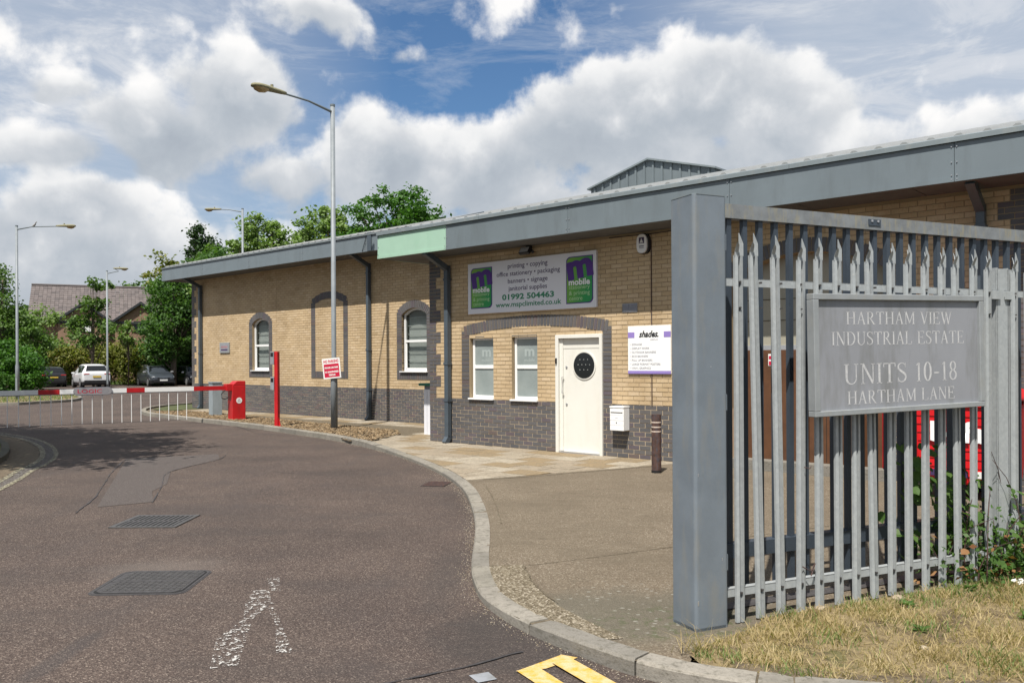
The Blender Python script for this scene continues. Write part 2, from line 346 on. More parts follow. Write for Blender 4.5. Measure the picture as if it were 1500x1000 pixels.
leafmat('straw', (.30, .22, .10), (.46, .36, .19), (.58, .48, .29), .3)
leafmat('grass_green', (.07, .12, .03), (.14, .20, .05), (.24, .28, .10), .3)
simple('faded_red', (.33, .19, .21), .6)
simple('bark', (.12, .095, .07), .95, var=.4, scale=12, bs=.6)
simple('feather', (.35, .34, .33), .8)

# one overall calibration of the base colours (bright paints excepted)
for nm_, m_ in MAT.items():
    if nm_ in ('white_paint', 'cream_paint', 'white_upvc', 'board_white', 'car_white', 'plate_white', 'text_white'): kk = .92
    elif nm_ == 'buff_brick': kk = .87
    elif nm_.startswith('leaf') or nm_ in ('grass_green',): kk = .9
    else: kk = .80
    tt_ = m_.node_tree; bs_ = tt_.nodes.get('Principled BSDF'); so_ = bs_.inputs['Base Color']; q_ = NT(tt_)
    if so_.is_linked: src = so_.links[0].from_socket; o_ = q_.mix(1, src, (kk, kk, kk), 'MULTIPLY'); tt_.links.new(o_, so_)
    else: so_.default_value = tuple(x * kk for x in so_.default_value[:3]) + (1,)

# ------------------------------------------------------------------ mesh helpers
class MB:
    def __init__(s): s.v = []; s.f = []
    def add(s, vs, fs):
        k = len(s.v); s.v += [tuple(p) for p in vs]; s.f += [tuple(i + k for i in q) for q in fs]; return s
    def box(s, x0, x1, y0, y1, z0, z1, M=None):
        vs = [(x, y, z) for z in (z0, z1) for y in (y0, y1) for x in (x0, x1)]
        if M is not None: vs = [tuple(M @ Vector(p)) for p in vs]
        return s.add(vs, [(0, 2, 3, 1), (4, 5, 7, 6), (0, 1, 5, 4), (2, 6, 7, 3), (0, 4, 6, 2), (1, 3, 7, 5)])
    def prism(s, poly, z0, z1, M=None):
        n = len(poly); vs = [(x, y, z0) for x, y in poly] + [(x, y, z1) for x, y in poly]
        if M is not None: vs = [tuple(M @ Vector(p)) for p in vs]
        fs = [tuple(range(n))[::-1], tuple(range(n, 2 * n))] + [(i, (i + 1) % n, n + (i + 1) % n, n + i) for i in range(n)]
        return s.add(vs, fs)
    def front(s, poly, y0, y1):            # a polygon in x,z given depth along y
        n = len(poly); vs = [(x, y0, z) for x, z in poly] + [(x, y1, z) for x, z in poly]
        fs = [tuple(range(n)), tuple(range(n, 2 * n))[::-1]] + [((i + 1) % n, i, n + i, n + (i + 1) % n) for i in range(n)]
        return s.add(vs, fs)
    def tube(s, path, rad, n=10, cap=True):
        path = [Vector(p) for p in path]; rs = rad if hasattr(rad, '__len__') else [rad] * len(path)
        base = len(s.v); up = None
        for i, p in enumerate(path):
            t = (path[min(i + 1, len(path) - 1)] - path[max(i - 1, 0)]).normalized()
            if up is None: up = Vector((0, 0, 1)) if abs(t.z) < .9 else Vector((1, 0, 0))
            a = t.cross(up).normalized(); b = t.cross(a).normalized(); up = -b if False else up
            for k in range(n):
                q = 2 * math.pi * k / n; s.v.append(tuple(p + rs[i] * (math.cos(q) * a + math.sin(q) * b)))
        for i in range(len(path) - 1):
            for k in range(n):
                a0 = base + i * n + k; a1 = base + i * n + (k + 1) % n
                s.f.append((a0, a1, a1 + n, a0 + n))
        if cap:
            s.f.append(tuple(base + k for k in range(n))[::-1]); s.f.append(tuple(base + (len(path) - 1) * n + k for k in range(n)))
        return s
    def ribbon(s, pts, wd, y0, y1):       # stroke in x,z with widths
        L = []; Rr = []
        for i, p in enumerate(pts):
            a = Vector(pts[max(i - 1, 0)]); b = Vector(pts[min(i + 1, len(pts) - 1)]); t = (b - a).normalized(); nrm = Vector((-t.y, t.x)); h = (wd[i] if hasattr(wd, '__len__') else wd) / 2
            L.append(Vector(p) + nrm * h); Rr.append(Vector(p) - nrm * h)
        for i in range(len(pts) - 1):
            s.front([tuple(Rr[i]), tuple(Rr[i + 1]), tuple(L[i + 1]), tuple(L[i])], y0, y1)
        return s
    def mesh(s, name, mt, smooth=False):
        me = bpy.data.meshes.new(name); me.from_pydata(s.v, [], s.f)
        for q in (mt if isinstance(mt, (list, tuple)) else [mt]): me.materials.append(MAT[q])
        if smooth: me.polygons.foreach_set('use_smooth', [True] * len(me.polygons))
        me.update(); return me
    def build(s, name, mt, parent=None, smooth=False, fix=True, **k):
        me = s.mesh(name, mt, smooth)
        if fix:
            import bmesh
            b = bmesh.new(); b.from_mesh(me); bmesh.ops.recalc_face_normals(b, faces=b.faces); b.to_mesh(me); b.free()
        return link(name, me, parent, **k)
def link(name, me, parent=None, loc=None, label=None, cat=None, group=None, kind=None, M=None):
    o = bpy.data.objects.new(name, me); col.objects.link(o)
    if parent is not None: o.parent = parent
    if M is not None: o.matrix_basis = M
    if loc is not None: o.location = loc
    tag(o, label, cat, group, kind); return o
def tag(o, label=None, cat=None, group=None, kind=None):
    for k, v in (('label', label), ('category', cat), ('group', group), ('kind', kind)):
        if v: o[k] = v
    return o
def empty(name, loc, rz=0, **k):
    o = link(name, None, **k); o.location = loc; o.rotation_euler = (0, 0, rz); o.empty_display_size = .2; return o
def copy_thing(root, loc=None, rz=None, label=None):
    r = root.copy(); col.objects.link(r)
    if loc is not None: r.location = loc
    if rz is not None: r.rotation_euler = (0, 0, rz)
    if label: r['label'] = label
    for ch in list(root.children):
        c = ch.copy(); col.objects.link(c); c.parent = r
        for g in ch.children:
            d = g.copy(); col.objects.link(d); d.parent = c
    return r
def bevel(o, wdt=.006, seg=2):
    m = o.modifiers.new('bevel', 'BEVEL'); m.width = wdt; m.segments = seg; m.limit_method = 'ANGLE'; return o
FONTS = {}
def text(body, name, mt, parent, cx, cz, wdt=None, hgt=None, y=0, th=.002, align='CENTER', bold=0, shear=0, rot=0, **k):
    cu = bpy.data.curves.new(name, 'FONT'); cu.body = body; cu.size = 1; cu.extrude = 0; cu.offset = bold; cu.shear = shear; cu.resolution_u = 3
    o = bpy.data.objects.new(name, cu); dg = bpy.context.evaluated_depsgraph_get()
    me = bpy.data.meshes.new_from_object(o); bpy.data.objects.remove(o)
    n = len(me.vertices); a = np.zeros(n * 3); me.vertices.foreach_get('co', a); a = a.reshape(-1, 3)
    x0, x1 = a[:, 0].min(), a[:, 0].max(); z0, z1 = a[:, 1].min(), a[:, 1].max()
    sx = wdt / (x1 - x0) if wdt else None; sz = hgt / (z1 - z0) if hgt else None
    sx = sx or sz; sz = sz or sx
    mx = {'CENTER': (x0 + x1) / 2, 'LEFT': x0}[align]
    X = (a[:, 0] - mx) * sx; Z = (a[:, 1] - (z0 + z1) / 2) * sz
    c, s_ = math.cos(rot), math.sin(rot)
    b = np.stack([cx + X * c - Z * s_, np.full(n, y), cz + X * s_ + Z * c], 1)
    me.vertices.foreach_set('co', b.ravel()); me.materials.clear(); me.materials.append(MAT[mt]); me.name = name; me.update()
    return link(name, me, parent, **k)

# ------------------------------------------------------------------ ground
def sheet(name, poly, z, mt, parent=None, kind='structure'):
    me = bpy.data.meshes.new(name); n = len(poly)
    me.from_pydata([(x, y, z) for x, y in poly], [], [tuple(range(n))]); me.materials.append(MAT[mt])
    import bmesh
    b = bmesh.new(); b.from_mesh(me); bmesh.ops.recalc_face_normals(b, faces=b.faces); bmesh.ops.triangulate(b, faces=b.faces)
    for f in b.faces:
        if f.normal.z < 0: f.normal_flip()
    b.to_mesh(me); b.free()
    return link(name, me, parent, kind=kind if parent is None else None)
def spline(P, step):
    P = [Vector(p) for p in P]; out = []
    for i in range(len(P) - 1):
        p0, p1, p2, p3 = P[max(i - 1, 0)], P[i], P[i + 1], P[min(i + 2, len(P) - 1)]
        n = max(2, int((p2 - p1).length / step))
        for k in range(n):
            t = k / n
            out.append(.5 * ((2 * p1) + (p2 - p0) * t + (2 * p0 - 5 * p1 + 4 * p2 - p3) * t * t + (3 * p1 - p0 - 3 * p2 + p3) * t ** 3))
    out.append(P[-1]); return out
def offset(path, d):
    o = []
    for i, p in enumerate(path):
        t = (path[min(i + 1, len(path) - 1)] - path[max(i - 1, 0)]).normalized(); o.append(p + d * Vector((-t.y, t.x)))
    return o
PH = math.atan2(-.668, .744)
DV = Vector((.7441, -.6681)); NV = Vector((.6681, .7441))     # along the building front, into the building
O = Vector((-1.7197, 17.5363))
def W(s, y=0, z=0): p = O + DV * s + NV * y; return Vector((p.x, p.y, z))
def L(x, y): q = Vector((x, y)) - O; return (q.dot(DV), q.dot(NV))

sheet('ground', [(-500, -60), (500, -60), (500, 600), (-500, 600)], -.04, 'grass_ground')
sheet('road', [(-60, -8), (9, -8), (9, 30), (6, 74), (-60, 74)], 0, 'asphalt')
PATCH = [(-4.95, 10.0), (-6.91, 15.03), (-5.51, 15.73), (-5.20, 14.9), (-5.41, 13.29), (-4.90, 11.9), (-4.81, 11.19), (-4.43, 10.36)]
sheet('road_patch', PATCH, .004, 'new_asphalt')
def strip(name, pts, wd, z, mt, kind='structure', parent=None, wob=0):
    P = [Vector(p) for p in pts]; a = offset(P, wd / 2); b = offset(P, -wd / 2)
    if wob: a = [p + Vector((rng.uniform(-wob, wob), rng.uniform(-wob, wob))) for p in a]; b = [p + Vector((rng.uniform(-wob, wob), rng.uniform(-wob, wob))) for p in b]
    n = len(P); m = MB(); m.add([(p.x, p.y, z) for p in a] + [(p.x, p.y, z) for p in b], [(n + i, n + i + 1, i + 1, i) for i in range(n - 1)])
    return m.build(name, mt, parent, kind=kind)
strip('road_crack', spline([(-5.0, 9.6), (-5.4, 10.9), (-6.3, 13.2), (-6.91, 15.03)], .12), .012, .008, 'tar', wob=.008)
strip('road_crack', spline([(-5.35, 15.7), (-5.2, 14.8), (-5.38, 13.2), (-4.85, 11.6), (-4.42, 10.3)], .12), .009, .008, 'tar', wob=.008)
strip('road_crack', spline([(-12.8, 23.0), (-10.9, 24.3), (-8.5, 24.0), (-6.2, 20.4)], .3), .03, .008, 'tar', wob=.01)
strip('road_crack', spline([(-1.15, 4.1), (-.7, 4.45), (-.2, 4.75), (0.05, 4.95)], .1), .02, .008, 'tar', wob=.01)

KP = [(-12.6, 34.5), (-13.35, 32.0), (-13.1, 29.8), (-12.1, 27.6), (-10.85, 26.14), (-9.28, 24.45), (-8.19, 23.35), (-7.1, 22.2), (-5.92, 20.85), (-4.94, 19.65), (-4.1, 18.6), (-3.29, 17.4), (-2.49, 16.0), (-1.79, 14.55), (-1.17, 12.95), (-.8, 11.7), (-.6, 10.7), (-.46, 9.54), (-.385, 8.57), (-.36, 7.78), (-.35, 7.12), (-.32, 6.57), (-.23, 6.01), (-.08, 5.6), (.1, 5.27), (.29, 5.0), (.45, 4.79), (.66, 4.56), (.95, 4.36), (1.4, 4.18), (2.1, 4.02), (3.2, 3.86), (5, 3.7), (8.5, 3.45)]
KS = spline(KP, .075)
acc = [0]
for i in range(1, len(KS)): acc.append(acc[-1] + (KS[i] - KS[i - 1]).length)
KI = offset(KS, .145)      # inner edge (left of travel = building side?)
if (KI[200] - Vector((5, 20))).length > (KS[200] - Vector((5, 20))).length: SG = -1
else: SG = 1
KI = offset(KS, .145 * SG)
def ktop(a):
    x = (a - acc[0]) / acc[-1]; p = KS[min(range(len(acc)), key=lambda i: abs(acc[i] - a))]
    if p.y > 17: return .115
    if p.y > 15: return .06 + (p.y - 15) / 2 * .055
    if p.y > 6: return .06
    return .06 + min(1, (6 - p.y) / 1.3) * .035
kerb = empty('kerb', (0, 0, 0), kind='structure', label='pale concrete kerb curving round the end of the pavement', cat=None)
i = 0; jn = 0
while i < len(KS) - 4:
    ln = rng.choice([.9, .9, .9, .6]) if not (6.2 < KS[i].y < 9) else rng.choice([.42, .6, .9])
    j = i
    while j < len(KS) - 1 and acc[j] - acc[i] < ln: j += 1
    a = [KS[k].copy() for k in range(i, j + 1)]; b = [KI[k].copy() for k in range(i, j + 1)]
    ta = (a[1] - a[0]).normalized() * .007; tb = (a[-1] - a[-2]).normalized() * .007
    a[0] += ta; b[0] += ta; a[-1] -= tb; b[-1] -= tb
    h = rng.uniform(-.003, .003); m = MB(); n = len(a)
    vs = []
    for k in range(n):
        z = ktop(acc[i + k]) + h; nn = (b[k] - a[k]).normalized() * .014; sh = rng.uniform(-.0025, .0015) - (.010 if rng.random() < .05 else 0)
        vs += [(a[k].x, a[k].y, -.03), (a[k].x, a[k].y, z - .016), (a[k].x + nn.x, a[k].y + nn.y, z + sh), (b[k].x, b[k].y, z + sh), (b[k].x, b[k].y, -.03)]
    fs = []
    for k in range(n - 1):
        for q in range(4): fs.append((k * 5 + q, k * 5 + q + 1, k * 5 + 5 + q + 1, k * 5 + 5 + q))
    fs += [(0, 1, 2, 3, 4), tuple((n - 1) * 5 + q for q in (4, 3, 2, 1, 0))]
    m.add(vs, fs); m.build('kerb_stone', 'kerb_concrete', kerb)
    i = j
# joint filler below kerb stones
k2 = MB(); n = len(KS); A1 = offset(KS, .006 * SG); B1 = offset(KS, .15 * SG)
k2.add([(p.x, p.y, ktop(acc[i]) - .012) for i, p in enumerate(A1)] + [(p.x, p.y, ktop(acc[i]) - .012) for i, p in enumerate(B1)], [(i, i + 1, n + i + 1, n + i) for i in range(n - 1)])
k2.build('kerb_bedding', 'joint', kerb)

# apron, pavement base
inner = [(p.x, p.y) for p in offset(KS, .12 * SG)]
def seg(y0, y1): return [p for p in inner if y1 <= p[1] <= y0]
AP0, AP1 = (-.62, 11.72), (2.25, 13.25)
E1 = W(5.85, 0)
apron = [p for p in inner if p[1] <= 11.8 and p[0] < .95] + [(1.02, 4.75), (1.5, 5.12), (4.6, 6.5), (8.2, 8.2)] + [tuple(W(13.3, .02)[:2]), tuple(W(5.85, .02)[:2]), (2.25, 13.25)]
sheet('concrete_apron', apron, .052, 'concrete')
pav = [p for p in inner if p[1] > 11.5] ; pav = pav[:]
pv = [tuple(W(-16.4, 3.3)[:2])] + [(-12.9, 33.0)] + [p for p in pav if p[1] < 32.6] + [(2.25, 13.25), (2.75, 13.5), tuple(W(5.85, .3)[:2]), tuple(W(0, .3)[:2]), tuple(W(0, 3.3)[:2])]
sheet('pavement', pv, .045, 'joint')
pavement = bpy.data.objects['pavement']
AGG = [(-.19, 6.80), (.08, 6.84), (.11, 6.6), (.17, 6.2), (.24, 5.95), (.30, 5.7), (.45, 5.40), (.66, 5.02), (.5, 4.98), (.3, 5.2), (.1, 5.5), (-.06, 5.8), (-.17, 6.3), (-.2, 6.6)]
sheet('rough_patch', AGG, .057, 'rough_aggregate')
strip('apron_joint', spline([(-.2, 6.83), (.1, 6.83), (.45, 6.98), (1.39, 7.46), (3.2, 8.4)], .1), .009, .0555, 'joint', wob=.004)
strip('apron_joint', spline([(.08, 6.84), (.12, 6.5), (.19, 6.1), (.30, 5.75)], .05), .014, .062, 'joint', wob=.01)
strip('apron_joint', spline([(-.42, 11.78), (.3, 12.1), (2.3, 13.2)], .1), .02, .058, 'joint', wob=.004)
strip('apron_joint', spline([(-.12, 8.6), (-.2, 9.8), (-.36, 11.2)], .1), .012, .058, 'joint', wob=.006)

# mulch bed and path strip along the far wing
MUL = [(-12.0, 28.6), (-10.55, 28.3), (-8.6, 26.2), (-7.0, 24.5), (-5.3, 22.7), (-3.9, 21.3), (-2.75, 20.1), (-2.55, 19.2), (-2.85, 17.9), (-3.0, 17.25), (-3.4, 17.5), (-4.1, 18.75), (-4.95, 19.85), (-5.95, 21.05), (-7.15, 22.4), (-8.25, 23.6), (-9.3, 24.65), (-10.8, 26.3), (-11.8, 27.5)]
sheet('mulch_bed', MUL, .066, 'soil')
def inside(p, poly):
    x, y = p; c = False; n = len(poly)
    for i in range(n):
        x1, y1 = poly[i]; x2, y2 = poly[(i + 1) % n]
        if (y1 > y) != (y2 > y) and x < (x2 - x1) * (y - y1) / (y2 - y1) + x1: c = not c
    return c
m = MB(); cnt = 0
while cnt < 7000:
    x = rng.uniform(-12.1, -2.5); y = rng.uniform(17, 28.7)
    if not inside((x, y), MUL): continue
    cnt += 1; a = rng.uniform(0, 6.28); l = rng.uniform(.015, .045); b = rng.uniform(.006, .016); z = .066 + rng.uniform(0, .025)
    M = Matrix.Translation((x, y, z)) @ Euler((rng.uniform(-.5, .5), rng.uniform(-.5, .5), a)).to_matrix().to_4x4()
    m.add([tuple(M @ Vector(q)) for q in ((-l, -b, 0), (l, -b, 0), (l, b, 0), (-l, b, 0), (0, 0, .012))], [(0, 1, 4), (1, 2, 4), (2, 3, 4), (3, 0, 4), (3, 2, 1, 0)])
m.build('bark_mulch', 'bark_chip', fix=False, label='brown bark chippings covering the bed behind the kerb', cat='mulch', kind='stuff')

# paving slabs as single pieces, cut to the kerb and the apron edge
def clip(poly, a, b):          # keep the left side of a->b
    out = []; n = len(poly)
    f = lambda p: (b[0] - a[0]) * (p[1] - a[1]) - (b[1] - a[1]) * (p[0] - a[0])
    for i in range(n):
        p, q = poly[i], poly[(i + 1) % n]; fp, fq = f(p), f(q)
        if fp >= 0: out.append(p)
        if fp * fq < 0: t = fp / (fp - fq); out.append((p[0] + t * (q[0] - p[0]), p[1] + t * (q[1] - p[1])))
    return out
PVP = pv
KB = offset(KS, .15 * SG)
def slab_ok(poly):
    c = (sum(p[0] for p in poly) / len(poly), sum(p[1] for p in poly) / len(poly))
    best = min(range(0, len(KB) - 1, 1), key=lambda i: (KB[i].x - c[0]) ** 2 + (KB[i].y - c[1]) ** 2)
    for i in (max(0, best - 4), best, min(len(KB) - 2, best + 4)):
        a, b = KB[i], KB[i + 1]
        poly = clip(poly, a, b) if SG > 0 else clip(poly, b, a)
        if len(poly) < 3: return None
    return poly
def area(p): return abs(sum(p[i][0] * p[(i + 1) % len(p)][1] - p[(i + 1) % len(p)][0] * p[i][1] for i in range(len(p)))) / 2
ns = 0; pool = []
def addslab(s0, s1, y0, y1):
    g = .006
    q = [W(s0 + g, y0 + g), W(s1 - g, y0 + g), W(s1 - g, y1 - g), W(s0 + g, y1 - g)]
    poly = [(v.x, v.y) for v in q]
    poly = clip(poly, AP1, AP0) if False else poly
    # keep the far side of the apron line
    poly = clip(poly, AP0, AP1)
    if len(poly) < 3: return
    poly = slab_ok(poly)
    if not poly or area(poly) < .012: return
    c = (sum(p[0] for p in poly) / len(poly), sum(p[1] for p in poly) / len(poly))
    if not inside(c, PVP) or inside(c, MUL): return
    z = .06 + rng.uniform(-.0018, .0018)
    MB().prism(poly, .03, z).build('paving_slab', 'slab', pavement)
r = 0; y = -.02
while y > -6.2:
    d = .45; off = .31 * (r % 2); s = -6 + off
    while s < 7:
        addslab(s, s + .6, y - d, y); s += .6
    y -= d; r += 1
y = 3.15; s = -17.5
for r in range(2):
    s = -17.5 + .3 * r
    while s < -.05:
        addslab(s, s + .6, y - .45, y); s += .6
    y -= .45
for r in range(5):
    s = -1.6 + .3 * (r % 2)
    while s < 0.1: addslab(s, min(s + .6, 0), y - .45, y); s += .6
    y -= .45
sheet('grass_edge', [(-13.6, 34), (-13.1, 31.9), (-12.85, 30), (-12.0, 28.9), (-10.9, 30.2), (-11.6, 31.0), (-11.5, 32.5)], .068, 'grass_ground')

# verge at the right foreground
VG = [(1.0, 4.58), (.98, 4.70), (1.12, 4.85), (1.45, 5.12), (1.6, 5.34), (4.6, 6.71), (9, 8.65), (9.2, 3.6)] + [(p.x, p.y) for p in reversed(offset(KS, .14 * SG)) if 1.0 < p.x < 8.4]
sheet('verge', VG, .075, 'dry_ground')
VGE = [p for p in offset(KS, .20 * SG) if 1.15 < p.x < 8.2]
strip('soil_strip', VGE, .16, .079, 'soil', wob=.03)
def blades(name, pts, mt, lo, hi, wd, lean, label, cat, kind='stuff', z=.07):
    n = len(pts); p = np.array(pts); h = nr.uniform(lo, hi, n) * nr.choice([.5, .8, 1, 1.3], n); a = nr.uniform(0, 2 * np.pi, n); b = nr.uniform(0, 2 * np.pi, n); le = nr.uniform(.3, 1, n) * lean * h
    dxy = np.stack([np.cos(a), np.sin(a)], 1); s = np.stack([-np.sin(b), np.cos(b)], 1) * (wd * nr.uniform(.6, 1.2, n))[:, None]
    zb = np.full(n, z)
    base = np.concatenate([p, zb[:, None]], 1); mid = np.concatenate([p + dxy * le[:, None] * .4, (z + h * .6)[:, None]], 1)
    hz = h * (1 - .35 * nr.uniform(0, 1, n) * lean)
    tip = np.concatenate([p + dxy * le[:, None], (z + hz)[:, None]], 1); s3 = np.concatenate([s, np.zeros((n, 1))], 1)
    v = np.stack([base - s3, base + s3, mid + s3 * .7, mid - s3 * .7, tip], 1).reshape(-1, 3)
    me = bpy.data.meshes.new(name); me.vertices.add(5 * n); me.vertices.foreach_set('co', v.ravel())
    k = np.arange(n)[:, None] * 5; loops = np.concatenate([k + [0, 1, 2, 3], k + [3, 2, 4]], 1).ravel()
    st = (np.arange(n)[:, None] * 7 + [0, 4]).ravel(); tot = np.tile([4, 3], n)
    me.loops.add(7 * n); me.loops.foreach_set('vertex_index', loops); me.polygons.add(2 * n); me.polygons.foreach_set('loop_start', st); me.polygons.foreach_set('loop_total', tot)
    me.materials.append(MAT[mt]); me.update(calc_edges=True); me.validate()
    return link(name, me, label=label, cat=cat, kind=kind)
def scatter(n, poly, box, dens=None):
    o = []
    while len(o) < n:
        p = (rng.uniform(box[0], box[1]), rng.uniform(box[2], box[3]))
        if inside(p, poly) and (dens is None or rng.random() < dens(p)): o.append(p)
    return o
cl = [(rng.uniform(1, 6), rng.uniform(3.9, 7.4), rng.uniform(.08, .3)) for _ in range(130)]
def tuft(p): return .16 + max([0] + [1 - math.hypot(p[0] - a, p[1] - b) / r_ for a, b, r_ in cl if abs(p[0] - a) < r_])
nearp = lambda p: tuft(p) * (1 if p[0] < 4.5 else .5)
blades('dry_grass', scatter(24000, VG, (1, 6, 3.7, 7.4), nearp), 'straw', .02, .075, .0026, 1.5, 'straw coloured dry grass on the verge in front of the fence', 'grass', z=.072)
blades('dead_thatch', scatter(12000, VG, (1, 6, 3.7, 7.4), lambda p: tuft(p)), 'straw', .006, .02, .0035, 5, 'flattened dead grass lying on the dry verge', 'grass', z=.076)
def gc(p): return max([0.03 if p[1] < 4.7 else .04] + [1 - math.hypot(p[0] - a, p[1] - b) / r_ for a, b, r_ in ((1.05, 4.66, .16), (1.2, 4.6, .12), (1.75, 5.35, .25), (2.3, 5.6, .3), (2.7, 5.75, .35), (3.2, 6.0, .5), (4.0, 6.3, .6), (1.9, 4.95, .2), (3.4, 5.2, .35), (2.6, 4.5, .25), (2.5, 5.1, .2), (1.5, 4.4, .2))])
blades('green_grass', scatter(3800, VG, (1, 6, 3.7, 7.4), gc), 'grass_green', .02, .09, .0028, 1.2, 'green grass blades among the dry verge by the fence foot', 'grass', z=.072)
tt = [(1.02 + rng.gauss(0, .05), 4.74 + rng.gauss(0, .03)) for _ in range(60)] + [(1.95 + rng.gauss(0, .04), 4.95 + rng.gauss(0, .03)) for _ in range(30)]
blades('tall_straw', tt, 'straw', .10, .2, .0022, 1.6, 'tall straw stalks sprouting beside the kerb at the post', 'grass', z=.07)
# gravel and debris in the gutter
m = MB()
def peb(m, x, y, z, r_):
    M = Matrix.Translation((x, y, z)) @ Euler((rng.uniform(0, 3), rng.uniform(0, 3), rng.uniform(0, 3))).to_matrix().to_4x4() @ Matrix.Diagonal((r_, r_ * rng.uniform(.6, 1), r_ * rng.uniform(.5, .8), 1))
    m.add([tuple(M @ Vector(q)) for q in ((1, 0, 0), (-1, 0, 0), (0, 1, 0), (0, -1, 0), (0, 0, 1), (0, 0, -1))], [(0, 2, 4), (2, 1, 4), (1, 3, 4), (3, 0, 4), (2, 0, 5), (1, 2, 5), (3, 1, 5), (0, 3, 5)])
for _ in range(5200):
    i = rng.choice([k for k in range(0, len(KS), 1)][-330:]) if rng.random() < .8 else rng.randrange(len(KS))
    p = KS[i]; i2 = min(i + 1, len(KS) - 1); t_ = (KS[i2] - KS[i2 - 1]).normalized(); d = -abs(rng.gauss(.0, .05) + rng.choice([0, 0, .05, .12]) * rng.random()) * SG - .003 * SG
    q = p + Vector((-t_.y, t_.x)) * d + t_ * rng.uniform(-.08, .08) + Vector((rng.gauss(0, .006), rng.gauss(0, .006)))
    if q.y > 12 and rng.random() < .6: continue
    peb(m, q.x, q.y, .004, rng.uniform(.002, .0055))
for _ in range(1500):
    x, y = rng.uniform(-.15, 1.1), rng.uniform(4.9, 6.8)
    if inside((x, y), AGG): peb(m, x, y, .056, rng.uniform(.0015, .004))
m.build('gutter_grit', 'pebble', fix=False, label='fine brown grit gathered in the gutter along the kerb', cat='gravel', kind='stuff')
for (x, y, z, r_, lb) in ((2.02, 5.52, .09, .03, 'small tan stone at the foot of the fence'), (2.32, 4.75, .09, .024, 'small round stone on the dry verge near the kerb'), (2.62, 5.72, .1, .035, 'pale stone beside a weed below the sign')):
    m = MB(); M = Matrix.Translation((x, y, z)); import bmesh
    b = bmesh.new(); bmesh.ops.create_icosphere(b, subdivisions=2, radius=r_)
    for v in b.verts: v.co = Vector((v.co.x * 1.2, v.co.y, v.co.z * .7)) * (1 + rng.uniform(-.08, .08))
    me = bpy.data.meshes.new('stone'); b.to_mesh(me); b.free(); me.materials.append(MAT['pebble']); link('stone', me, loc=(x, y, z - .012), label=lb, cat='stone')

# left near island
LK = spline([(-6.6, 9.5), (-7.47, 12.24), (-7.9, 13.39), (-8.16, 14.29), (-8.7, 15.54), (-9.58, 17.05), (-10.21, 17.93), (-11.0, 18.91), (-11.9, 19.8), (-13.6, 21.2), (-17, 23)], .15)
LI = offset(LK, .55); 
if LI[10].x > LK[10].x: LI = offset(LK, -.55); lsg = -1
else: lsg = 1
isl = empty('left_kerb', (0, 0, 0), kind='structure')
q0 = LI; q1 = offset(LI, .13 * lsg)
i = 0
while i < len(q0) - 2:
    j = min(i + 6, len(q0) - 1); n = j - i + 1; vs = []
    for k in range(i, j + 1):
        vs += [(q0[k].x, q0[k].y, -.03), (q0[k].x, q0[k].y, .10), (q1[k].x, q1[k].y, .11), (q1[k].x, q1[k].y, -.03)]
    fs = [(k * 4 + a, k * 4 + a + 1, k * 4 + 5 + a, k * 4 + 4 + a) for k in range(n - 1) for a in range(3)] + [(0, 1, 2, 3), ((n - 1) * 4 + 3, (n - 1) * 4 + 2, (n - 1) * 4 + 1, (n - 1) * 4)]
    MB().add(vs, fs).build('kerb_stone', 'kerb_shaded', isl); i = j
sheet('left_verge', [(p.x, p.y) for p in q1] + [(-40, 24), (-40, 6)], .09, 'soil')
strip('gutter_debris', offset(LK, .3 * lsg), .5, .005, 'soil', wob=.03)
strip('yellow_line_marking', LK, .09, .009, 'faded_yellow'); strip('yellow_line_marking', offset(LK, -.22 * lsg), .08, .009, 'faded_yellow')
strip('gutter_cement', offset(LK, -.1 * lsg), .26, .005, 'cement_wash')
LV = [(p.x, p.y) for p in q1] + [(-22, 24), (-16, 8)]
blades('verge_grass', scatter(9000, LV, (-17, -7, 9, 23)), 'grass_green', .04, .14, .006, 1, 'green grass and weeds on the shaded left verge', 'grass', z=.09)
# far island with kerb
FI = spline([(-34, 33.6), (-26, 33.8), (-20.97, 34.37), (-20.2, 35.6), (-19.7, 37.5), (-20.6, 40.2), (-22.8, 43.6), (-26, 47.5), (-30, 52), (-36, 57)], .4)
fk = empty('island_kerb', (0, 0, 0), kind='structure'); FJ = offset(FI, .15)
if FJ[20].x > FI[20].x: FJ = offset(FI, -.15)
i = 0
while i < len(FI) - 1:
    j = min(i + 2, len(FI) - 1); vs = []; n = j - i + 1
    for k in range(i, j + 1): vs += [(FI[k].x, FI[k].y, -.03), (FI[k].x, FI[k].y, .11), (FJ[k].x, FJ[k].y, .115), (FJ[k].x, FJ[k].y, -.03)]
    fs = [(k * 4 + a, k * 4 + a + 1, k * 4 + 5 + a, k * 4 + 4 + a) for k in range(n - 1) for a in range(3)] + [(0, 1, 2, 3), ((n - 1) * 4 + 3, (n - 1) * 4 + 2, (n - 1) * 4 + 1, (n - 1) * 4)]
    MB().add(vs, fs).build('kerb_stone', 'kerb_concrete', fk); i = j
FV = [(p.x, p.y) for p in FJ] + [(-45, 57), (-45, 33.6)]
sheet('island_verge', FV, .10, 'dry_ground')
blades('island_grass', scatter(9000, FV, (-36, -19, 34, 50)), 'grass_green', .05, .16, .012, 1.2, 'short green and yellow grass on the car park island', 'grass', z=.10)
sheet('rear_verge', [(-60, 66.5), (-30, 66.5), (-27.5, 65.6), (-25, 66.5), (6, 66.5), (6, 90), (-60, 90)], .06, 'grass_ground')
blades('rear_grass', scatter(4000, [(-60, 65.4), (6, 65.4), (6, 70), (-60, 70)], (-40, -20, 65.3, 68.5)), 'grass_green', .1, .35, .02, 1, 'rough grass along the foot of the car park hedge', 'grass', z=.05)

